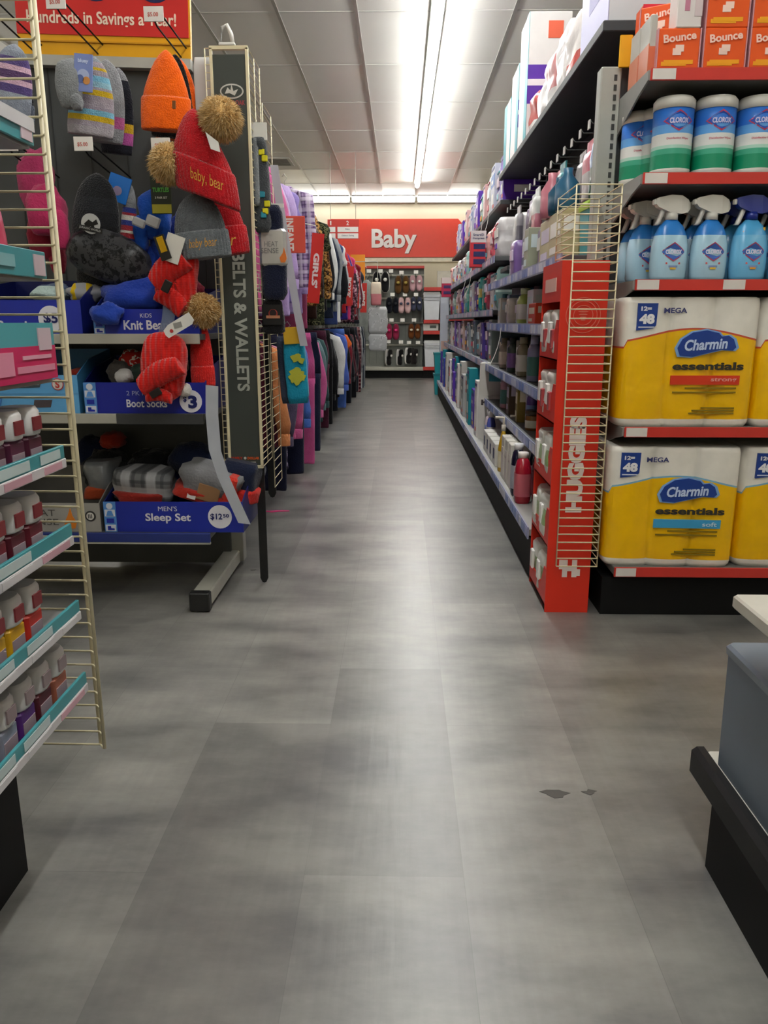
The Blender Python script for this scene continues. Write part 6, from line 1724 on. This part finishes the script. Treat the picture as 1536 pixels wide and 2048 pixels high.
# price tag and clear strips of the cluster
a = at(356, 656, 2.66)
g = G().prism([(-0.048, -0.012), (-0.04, -0.024), (0.05, 0.0), (0.06, 0.012), (0.05, 0.040), (-0.03, 0.018), (-0.05, 0.004)], 0, 0.002, card('#d9d6d0'))
g.box(-0.012, 0.016, -0.001, 0, 0.0, 0.018, card('#8e8c88')); g.disc(-0.024, -0.004, 0.006, -0.0005, card('#b03030'))
tag(place(g.build('price_tag'), a, (0, -0.25, 0)), 'white price tag with a red star between the chunky red hats', 'price tag')
tag(place(G().box(-0.03, 0.03, 0, 0.002, -0.04, 0.05, card('#cfcbc2'), 0.001).build('price_tag'), at(345, 500, 2.70), (0, 0.35, 0)), 'white swing tag hanging from the grey pompom beanie', 'price tag')
tag(place(G().box(-0.018, 0.018, 0, 0.002, -0.045, 0.035, card('#15130f'), 0.001).box(-0.01, 0.012, -0.001, 0, -0.02, 0.03, M('#c9a020', 0.25, metal=0.8, var=0)).build('hang_card'), at(324, 492, 2.69), (0, -0.3, 0)), 'black card with gold foil beside the white swing tag', 'card')
tag(place(G().prism([(-0.02, 0.03), (0.02, 0.0), (0.025, -0.03), (-0.005, -0.02)], 0, 0.002, card('#dcd9d4')).build('price_tag'), at(424, 284, 2.655)), 'folded white tag on the topmost red beanie', 'price tag')
g = G(); ls = []
for (px, py) in ((424, 770), (424, 830), (430, 900), (448, 955), (468, 1000), (489, 1046)):
    p = at(px, py, 2.68); ls.append([(p.x - 0.022, 2.68, p.z), (p.x + 0.022, 2.676, p.z - 0.004), (p.x + 0.022, 2.678, p.z - 0.004), (p.x - 0.022, 2.682, p.z)])
g.loft(ls, M('#b9bdc6', 0.25, var=0.06, alpha=0.9), smooth=False)
tag(g.build('clip_strip'), 'long translucent clip strip curling down past the sleep set bin', 'clip strip')
g = G(); ls = []
for (px, py) in ((340, 600), (336, 640), (328, 670)):
    p = at(px, py, 2.735); ls.append([(p.x - 0.022, 2.735, p.z), (p.x + 0.022, 2.735, p.z), (p.x + 0.022, 2.737, p.z), (p.x - 0.022, 2.737, p.z)])
g.loft(ls, M('#6f7f9c', 0.2, var=0.06, alpha=0.6), smooth=False)
tag(g.build('clip_strip'), 'short translucent clip strip between the chunky red hats', 'clip strip')

# ------------------------------------------------------------------ cardboard bins
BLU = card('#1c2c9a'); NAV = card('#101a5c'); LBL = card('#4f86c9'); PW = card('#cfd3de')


def bin_(label, px0, py0, px1, py1, y, z0, front, sides, name='display_bin', d_=0.34, hb=None):
    a = at(px0, py0, y); b = at(px1, py1, y)
    W_ = b.x - a.x; H_ = at((px0 + px1) / 2, py0, y).z - z0
    t = thing(name, label, 'display bin', ((a.x + b.x) / 2, y, z0))
    hw = W_ / 2; hb = hb or H_
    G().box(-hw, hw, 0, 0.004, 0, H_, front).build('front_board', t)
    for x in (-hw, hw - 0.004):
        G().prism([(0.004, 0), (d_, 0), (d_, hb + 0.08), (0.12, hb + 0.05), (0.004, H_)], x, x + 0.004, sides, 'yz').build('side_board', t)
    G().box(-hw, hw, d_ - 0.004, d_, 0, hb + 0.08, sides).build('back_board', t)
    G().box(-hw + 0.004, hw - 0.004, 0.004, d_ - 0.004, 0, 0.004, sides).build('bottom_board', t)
    return t, W_, H_


def size_strip(t, x0, x1, H_):
    g = G().box(x0, x1, -0.002, 0, 0, H_, LBL); c = (x0 + x1) / 2; s = (x1 - x0)
    g.box(c - s * 0.42, c + s * 0.42, -0.003, -0.001, H_ * 0.03, H_ * 0.24, PW); g.prism([(c - s * 0.25, H_ * 0.06), (c + s * 0.3, H_ * 0.06), (c + s * 0.3, H_ * 0.12), (c + s * 0.02, H_ * 0.13), (c + s * 0.02, H_ * 0.2), (c - s * 0.25, H_ * 0.2)], -0.004, -0.002, BLU)
    g.box(c - s * 0.3, c + s * 0.3, -0.003, -0.001, H_ * 0.3, H_ * 0.45, BLU)
    g.box(c - s * 0.42, c + s * 0.42, -0.003, -0.001, H_ * 0.52, H_ * 0.74, PW); g.prism([(c - s * 0.3, H_ * 0.54), (c + s * 0.3, H_ * 0.54), (c + s * 0.15, H_ * 0.71), (c - s * 0.15, H_ * 0.71)], -0.004, -0.002, LBL)
    g.disc(c, H_ * 0.86, s * 0.26, -0.0022, PW)
    g.build('size_strip', t)


WT = card('#d6d4dc')
yb = EY + 0.012
t1, W_, H_ = bin_('blue cardboard bin reading KIDS Knit Beanies on the upper shelf', 185, 618, 400, 668, yb, LIPZ[2], BLU, NAV)
size_strip(t1, -W_ / 2, -W_ / 2 + 0.038, H_)
G().text('KIDS', 0.0, H_ * 0.74, 0.04, 0.014, -0.001, WT, 0.0).text('Knit Beanies', 0.02, H_ * 0.36, 0.2, 0.032, -0.001, WT, 0.025).build('lettering', t1)
t2, W2, H2 = bin_('blue cardboard bin with a round white price, on the upper shelf behind the wire grid', -60, 600, 165, 660, yb, LIPZ[2], BLU, NAV)
G().text('Beanie', -0.04, H2 * 0.25, 0.13, 0.034, -0.001, WT, 0.025).disc(0.085, H2 * 0.45, 0.044, -0.001, WT).text('$5', 0.085, H2 * 0.45, 0.05, 0.04, -0.003, NAV, 0.03).build('lettering', t2)
t3, W3, H3 = bin_('blue cardboard bin reading 2 PK MEN\'S Boot Socks with round $3 price', 166, 765, 414, 828, yb, LIPZ[1], card('#15218a'), NAV)
size_strip(t3, -W3 / 2, -W3 / 2 + 0.044, H3)
G().text("2 PK MEN'S", -0.005, H3 * 0.66, 0.12, 0.016, -0.001, card('#9fa4c9'), 0.0).text('Boot Socks', 0.005, H3 * 0.33, 0.145, 0.028, -0.001, WT, 0.02).disc(W3 / 2 - 0.055, H3 * 0.40, 0.040, -0.001, WT).text('$', W3 / 2 - 0.075, H3 * 0.46, 0.012, 0.022, -0.003, NAV, 0.03).text('3', W3 / 2 - 0.048, H3 * 0.38, 0.032, 0.046, -0.003, NAV, 0.05).build('lettering', t3)
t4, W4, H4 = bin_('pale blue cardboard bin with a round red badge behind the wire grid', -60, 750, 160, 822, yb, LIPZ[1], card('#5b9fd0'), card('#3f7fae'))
g = G().box(-W4 / 2, W4 / 2, -0.001, 0.001, H4 * 0.5, H4 * 0.52, card('#4a86b4'))
for u, v, w_, h_, c_ in ((0.02, 0.76, 0.085, 0.026, '#39464f'), (0.06, 0.25, 0.07, 0.028, '#4c4448'), (-0.12, 0.74, 0.06, 0.02, '#a9c9de'), (-0.12, 0.28, 0.07, 0.03, '#3f74b0')):
    g.prism([(u - w_ / 2, v * H4 - h_ / 2), (u + w_ / 2 - 0.008, v * H4 - h_ / 2 + 0.002), (u + w_ / 2, v * H4 + h_ / 2), (u - w_ / 2 + 0.006, v * H4 + h_ / 2)], -0.002, 0, card(c_))
    if c_ == '#39464f':
        g.text('JUSTICE LEAGUE', u, v * H4, w_ * 0.85, h_ * 0.4, -0.003, card('#b9c4cc'), 0.02)
g.disc(0.12, H4 * 0.76, 0.021, -0.001, card('#c03a38')); g.disc(0.12, H4 * 0.76, 0.018, -0.0025, card('#d8d2cc')); g.text('S', 0.12, H4 * 0.76, 0.016, 0.026, -0.004, card('#c03a38'), 0.04)
g.build('lettering', t4)
t5, W5, H5 = bin_('blue cardboard bin reading MEN\'S Sleep Set with round $12.50 price', 206, 1004, 488, 1074, yb, LIPZ[0] - 0.0, card('#1b2b94'), NAV, hb=0.1)
size_strip(t5, -W5 / 2, -W5 / 2 + 0.045, H5)
G().text("MEN'S", -0.02, H5 * 0.78, 0.07, 0.018, -0.001, WT, 0.0).text('Sleep Set', -0.02, H5 * 0.46, 0.168, 0.038, -0.001, WT, 0.025).disc(W5 / 2 - 0.085, H5 * 0.52, 0.044, -0.001, WT).text('$12', W5 / 2 - 0.098, H5 * 0.52, 0.044, 0.026, -0.003, NAV, 0.03).text('50', W5 / 2 - 0.062, H5 * 0.56, 0.022, 0.014, -0.003, NAV, 0.03).build('lettering', t5)
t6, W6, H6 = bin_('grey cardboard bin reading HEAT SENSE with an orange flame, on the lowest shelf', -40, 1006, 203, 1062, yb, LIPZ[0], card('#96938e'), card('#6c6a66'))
g = G().text('HEAT', 0.0, H6 * 0.66, 0.11, 0.024, -0.001, card('#4a4845'), 0.0).text('SENSE', 0.0, H6 * 0.34, 0.13, 0.024, -0.001, card('#4a4845'), 0.0)
g.prism([(0.09, 0.012), (0.125, 0.012), (0.132, 0.035), (0.118, 0.06), (0.112, 0.09), (0.1, 0.06), (0.086, 0.034)], -0.002, 0, card('#d07820')); g.disc(0.185, H6 * 0.55, 0.020, -0.001, card('#2c2b2a')); g.disc(0.185, H6 * 0.55, 0.014, -0.0025, card('#cfccc6'))
for k in range(3):
    g.box(0.177 + k * 0.006, 0.180 + k * 0.006, -0.004, -0.002, H6 * 0.55 - 0.008, H6 * 0.55 + 0.008, card('#2c2b2a'))
g.build('lettering', t6)

# contents of the bins
def cloth(label, px0, py0, px1, py1, y, col, seed, d_=0.14, name='folded_hat', cat='hat', amp=0.3, tilt=0.0, e=0.75, mat=None):
    a = at(px0, py0, y); b = at(px1, py1, y)
    o = G().lump(b.x - a.x, d_, a.z - b.z, mat or fab(col), seed, amp, e=e).build(name)
    return tag(place(o, ((a.x + b.x) / 2, y + d_ / 2, b.z), (0, tilt, 0)), label, cat)


cloth('crumpled royal blue hat spilling over the knit beanies bin', 175, 555, 340, 630, 2.80, '#1f3a96', 1, 0.2)
cloth('blue hat corner drooping over the front of the knit beanies bin', 172, 605, 240, 650, 2.70, '#23409c', 2, 0.07)
cloth('grey and yellow striped hat at the back corner of the knit beanies bin', 125, 566, 195, 606, 2.86, '#a9a9ae', 3, 0.12, mat=ramp_mat('yellow_stripe', 'ShaderNodeTexWave', [(0, '#9a9a9e'), (0.7, '#a8a8ac'), (0.8, '#cfae1e')], tscale=6, rough=0.95))
cloth('pale mint hat lying in the bin behind the wire grid', 50, 572, 120, 604, 2.84, '#a9bcb8', 4, 0.12)
cloth('slate patterned hat behind the pale mint hat', 60, 566, 130, 600, 2.98, '#5b6c8c', 5, 0.12)
cloth('dark navy hat under the royal blue hat in the bin', 240, 590, 400, 640, 2.90, '#141c44', 6, 0.18)
cloth('red trimmed hat at the rear of the knit beanies bin', 260, 545, 400, 610, 3.0, '#8c2036', 7, 0.12)
SK = [('dark grey sock pair rolled in the boot socks bin', 205, 722, 262, 770, '#4b4744'), ('pale grey sock toe sticking up in the boot socks bin', 223, 740, 262, 768, '#a9a7a4'), ('green and black sock pair in the boot socks bin', 252, 728, 300, 768, '#26352c'), ('red and white patterned sock pair in the boot socks bin', 232, 700, 290, 740, '#b3342e'), ('black sock pair at the front of the boot socks bin', 270, 725, 320, 770, '#17181a'), ('white sock pair beside the round price', 355, 768, 380, 795, '#c9c5bc'), ('brown sock pair at the back of the boot socks bin', 300, 700, 370, 750, '#54443a'), ('orange red sock pair at the bin front', 268, 752, 300, 776, '#c4401e')]
for k, (lb, a0, b0_, a1, b1, c_) in enumerate(SK):
    yk = (2.83, 2.775, 2.80, 2.86, 2.79, 2.735, 2.90, 2.78)[k]
    if 'price' in lb:
        yk = 2.735
    o = cloth(lb, a0, b0_, a1, b1, yk, c_, 20 + k, 0.08, 'sock_pair', 'socks', 0.25, mat=ramp_mat('red_white_knit', 'ShaderNodeTexNoise', [(0, '#b02a26'), (0.5, '#d9d4cc'), (0.56, '#a82622')], tscale=26) if 'patterned' in lb else None)
cloth('red hat lying in the pale blue bin behind the wire grid', 130, 738, 168, 756, 2.84, '#b03020', 31, 0.1)


def sleep_set(label, px0, py0, px1, py1, y, mat, band, card_=True, tilt=0.0, seed=0):
    a = at(px0, py0, y); b = at(px1, py1, y)
    W_, H_ = b.x - a.x, a.z - b.z
    t = thing('sleep_set', label, 'pyjamas', ((a.x + b.x) / 2, y, b.z), (0, tilt, 0))
    G().soft(W_, 0.2, H_, mat, wob=0.3, seed=seed, e=0.5).build('folded_cloth', t)
    G().soft(W_ * 0.98, 0.19, H_ * 0.35, fab(band), wob=0.35, seed=seed + 5, e=0.5).build('folded_lining', t, (0, -0.01, 0))
    if card_:
        G().box(-W_ * 0.12, W_ * 0.22, -0.012, -0.008, H_ * 0.15, H_ * 0.62, card('#8f6a48'), 0.002).box(-W_ * 0.25, -W_ * 0.12, -0.0125, -0.0085, H_ * 0.1, H_ * 0.25, card('#d8d4d0')).build('paper_label', t)
        G().box(W_ * 0.25, W_ * 0.42, -0.006, 0.205, 0.02, H_ * 1.01, fab('#c43224'), 0.01).build('ribbon', t)


GP = plaid('soft_grey_plaid', '#6a6b6c', '#3c3d40', '#b9b9bb', 9)
sleep_set('grey plaid sleep set lumped at the front of the sleep set bin', 212, 945, 335, 1010, 2.80, GP, '#8e241c', False, 0.06, 1)
sleep_set('folded grey sleep set with red ribbon and brown paper label', 335, 940, 470, 1010, 2.80, fab('#77777a'), '#a82c20', True, 0.30, 2)
sleep_set('dark navy sleep set with red lining at the bin\'s belts stand side', 425, 925, 505, 1005, 2.88, fab('#1a2138'), '#c42a22', False, 0.2, 3)
sleep_set('grey sleep set in shiny wrap behind the HEAT SENSE bin', 160, 925, 225, 1000, 2.90, film('#6c6e70'), '#a04020', False, 0.0, 4)
for k, (a0, b0_, a1, b1, c_) in enumerate(((140, 880, 215, 940, '#16203c'), (190, 868, 235, 900, '#a03020'), (250, 905, 340, 960, '#141519'), (330, 890, 430, 950, '#1b2440'), (150, 905, 250, 985, '#1d1e20'))):
    cloth('%s sleep set at the back of the lowest shelf, %s from the wire grid' % (('navy', 'rust red', 'black', 'dark blue', 'charcoal')[k], nth(k + 1)), a0, b0_, a1, b1, 3.02 - 0.01 * k, c_, 50 + k, 0.14, 'sleep_set', 'pyjamas')

# ================================================================== cosmetics gondola at the near side, wire grid end
LX = -0.58
t = thing('cosmetics_gondola', 'cosmetics gondola with teal and pink shelf strips and black base', 'shelving', (LX, 1.33, 0))
L = 3.0
G().box(-0.42, -0.135, -L, -0.045, 0, 0.352, BLACK).build('base', t)
G().box(-0.45, -0.42, -L, 0, 0, 1.9, metal('#7c7c78', 0.5)).build('back_panel', t)
SZ = [(0.358, 0.396), (0.501, 0.538), (0.643, 0.682), (0.783, 0.822)]
TEAL, PINK, WT2 = M('#3f8f96', 0.3, var=0.06), M('#c79aa6', 0.3, var=0.06), M('#c9c6c8', 0.3, var=0.04)
for k, (z0, z1) in enumerate(SZ):
    h_ = z1 - z0
    o = G().box(-0.42, -0.012, -L, 0, z0 + 0.002, z0 + 0.014, metal('#8f8d8a', 0.4)).build('shelf', t)
    g = G().box(-0.010, -0.004, -L, 0, z0 + h_ * 0.42, z1, TEAL, 0.001)
    g.box(-0.008, -0.002, -L, 0.0, z0, z0 + h_ * 0.42, WT2, 0.001)
    rnd = random.Random(k); y = -0.02
    while y > -L + 0.2:
        w_ = rnd.uniform(0.06, 0.12)
        g.box(-0.0035, -0.0025, y - w_, y, z0 + h_ * 0.5, z1 - h_ * 0.1, M('#b9c9c9', 0.3)) if rnd.random() < 0.75 else None
        g.box(-0.0025, -0.001, y - w_ * 0.9, y, z0 + h_ * 0.05, z0 + h_ * 0.36, PINK if rnd.random() < 0.6 else WT2)
        y -= w_ + rnd.uniform(0.02, 0.05)
    g.build('price_strip', o)
# upper shelf strips
for z0, z1, nm in ((1.098, 1.140, 'a'), (1.30, 1.328, 'b')):
    o = G().box(-0.42, -0.012, -L, 0, z0 - 0.004, z0 + 0.012, metal('#8f8d8a', 0.4)).build('shelf', t)
    g = G().box(-0.010, -0.004, -L, 0.0, z0, z1, TEAL, 0.001)
    g.box(-0.004, -0.002, -0.045, -0.008, z0 + 0.004, z1 - 0.006, M('#c9b4bc', 0.3)); g.box(-0.004, -0.002, -0.25, -0.11, z0 + 0.012, z1 - 0.012, M('#7fb0b4', 0.3))
    if nm == 'b':
        g.box(-0.004, -0.001, -L, 0.0, z1 - 0.008, z1 + 0.012, WT2)
    g.build('price_strip', o)
o = G().box(-0.42, -0.012, -L, 0, 0.93, 0.945, metal('#8f8d8a', 0.4)).build('shelf', t)
g = G().box(-0.008, -0.002, -L, 0.0, 0.938, 0.992, card('#c4285c')).box(-0.009, -0.003, -L, 0.0, 0.992, 1.028, card('#4fa0a8'))
for y0_, y1_, z0, z1, c_ in ((-0.06, -0.015, 0.985, 1.02, '#c9b4bc'), (-0.4, -0.15, 0.95, 0.985, '#d98aa2'), (-0.14, -0.01, 0.952, 0.962, '#d98aa2'), (-0.12, -0.02, 0.972, 0.978, '#dba0b2'), (-0.3, -0.2, 0.998, 1.018, '#2f6c78')):
    g.box(-0.003, -0.0008, y0_, y1_, z0, z1, card(c_))
g.build('promo_strip', o)
g = G()
RWS = [(0, 0.3725, ['#a5604a', '#5a1f2a', '#5a2a7a', '#8a8ea0', '#c98a70', '#a8a0a4', '#7a3a44'], 0.10), (1, 0.5155, ['#c43228', '#d9a51c', '#d0a020', '#b8283c', '#8a2030', '#c9a02a'], 0.10), (2, 0.6575, ['#6a1f2c', '#5c1a28', '#7a2432', '#641c2a', '#702030'], 0.10), (3, 0.7975, ['#4f1b30', '#56203a', '#4a1a2e', '#602440', '#4c1c34'], 0.10)]
for k, z, cols, h_ in RWS:
    for i in range(14):
        c_ = cols[i % len(cols)]
        lab = '%s white-capped cosmetic tub, %s strip shelf up, %s from the wire grid' % ({'#c43228': 'red', '#d9a51c': 'yellow', '#d0a020': 'golden', '#b8283c': 'crimson', '#c9a02a': 'mustard'}.get(c_, 'maroon' if k > 1 else 'dark'), nth(k + 1), nth(i + 1))
        t9 = thing('cosmetic_tub', lab, 'cosmetics', (LX - 0.022, (1.265, 1.20, 1.235, 1.265)[k] - i * 0.062, z), (0, 0, FACE_AISLE_L), 'white-capped tubs on shelf %s' % nth(k + 1))
        G().box(-0.028, 0.028, 0, 0.05, 0, h_ * 0.52, card(c_), 0.006).box(-0.02, 0.02, -0.001, 0.001, 0.01, h_ * 0.3, card('#9c8a92')).build('tub', t9)
        G().lathe([(0.029, h_ * 0.52), (0.0305, h_ * 0.55), (0.0305, h_ * 0.9), (0.026, h_ * 0.98)], plas('#d5d3d2', 0.3), 0, 0.025, 16, power=0.75).box(-0.014, 0.014, -0.0075, -0.0045, h_ * 0.6, h_ * 0.82, card('#7a2a30' if k else '#8a7a7c')).build('cap', t9)
# pink bag on the upper shelf
a = at(20, 440, 1.2)
o = softpack('pink_pouch', 'bright pink pouch leaning on the upper shelf of the cosmetics gondola', 'pouch', 0.14, 0.07, 0.13, ['#c9385c', '#d8688a'], seed=8, wob=0.3, e=0.5)
place(o, (LX - 0.02, 1.17, 1.112), (0, 0, FACE_AISLE_L))
# wire grid at the end
tg = thing('wire_grid', 'cream wire grid panel across the end of the cosmetics gondola', 'wire grid', (-0.585, 1.365, 0))
g = G(); z = 0.225; n = 46; dz = (1.52 - 0.225) / n
for i in range(n + 1):
    zz = z + i * dz
    g.tube([(-0.52, 0, zz), (0.0, 0, zz), (0.012, -0.014, zz)], 0.0021, CREAM_WIRE, 5)
for x, y in ((-0.52, 0), (-0.26, 0.003), (0.0, 0.003), (0.014, -0.014)):
    g.tube([(x, y, z), (x, y, 1.52)], 0.0034, CREAM_WIRE, 6)
g.build('grid', tg)
# dark scuffs on the floor planks
for k, (px, py, s) in enumerate(((1110, 1586, 0.02), (1180, 1584, 0.012), (508, 1140, 0.012))):
    p = on(px, py, 0)
    rnd = random.Random(k)
    poly = [(s * (1 + 0.5 * rnd.uniform(-1, 1)) * math.cos(2 * PI * j / 11) * 1.3, s * 0.7 * (1 + 0.5 * rnd.uniform(-1, 1)) * math.sin(2 * PI * j / 11)) for j in range(11)]
    tag(place(G().prism(poly, 0.0002, 0.0008, M('#4b4844', 0.7), 'xy').build('scuff_mark'), (p.x, p.y, 0)), 'dark scuff on the floor, %s' % ('larger one on the tubs side', 'smaller one beside the larger scuff', 'one near the endcap foot')[k], 'scuff')
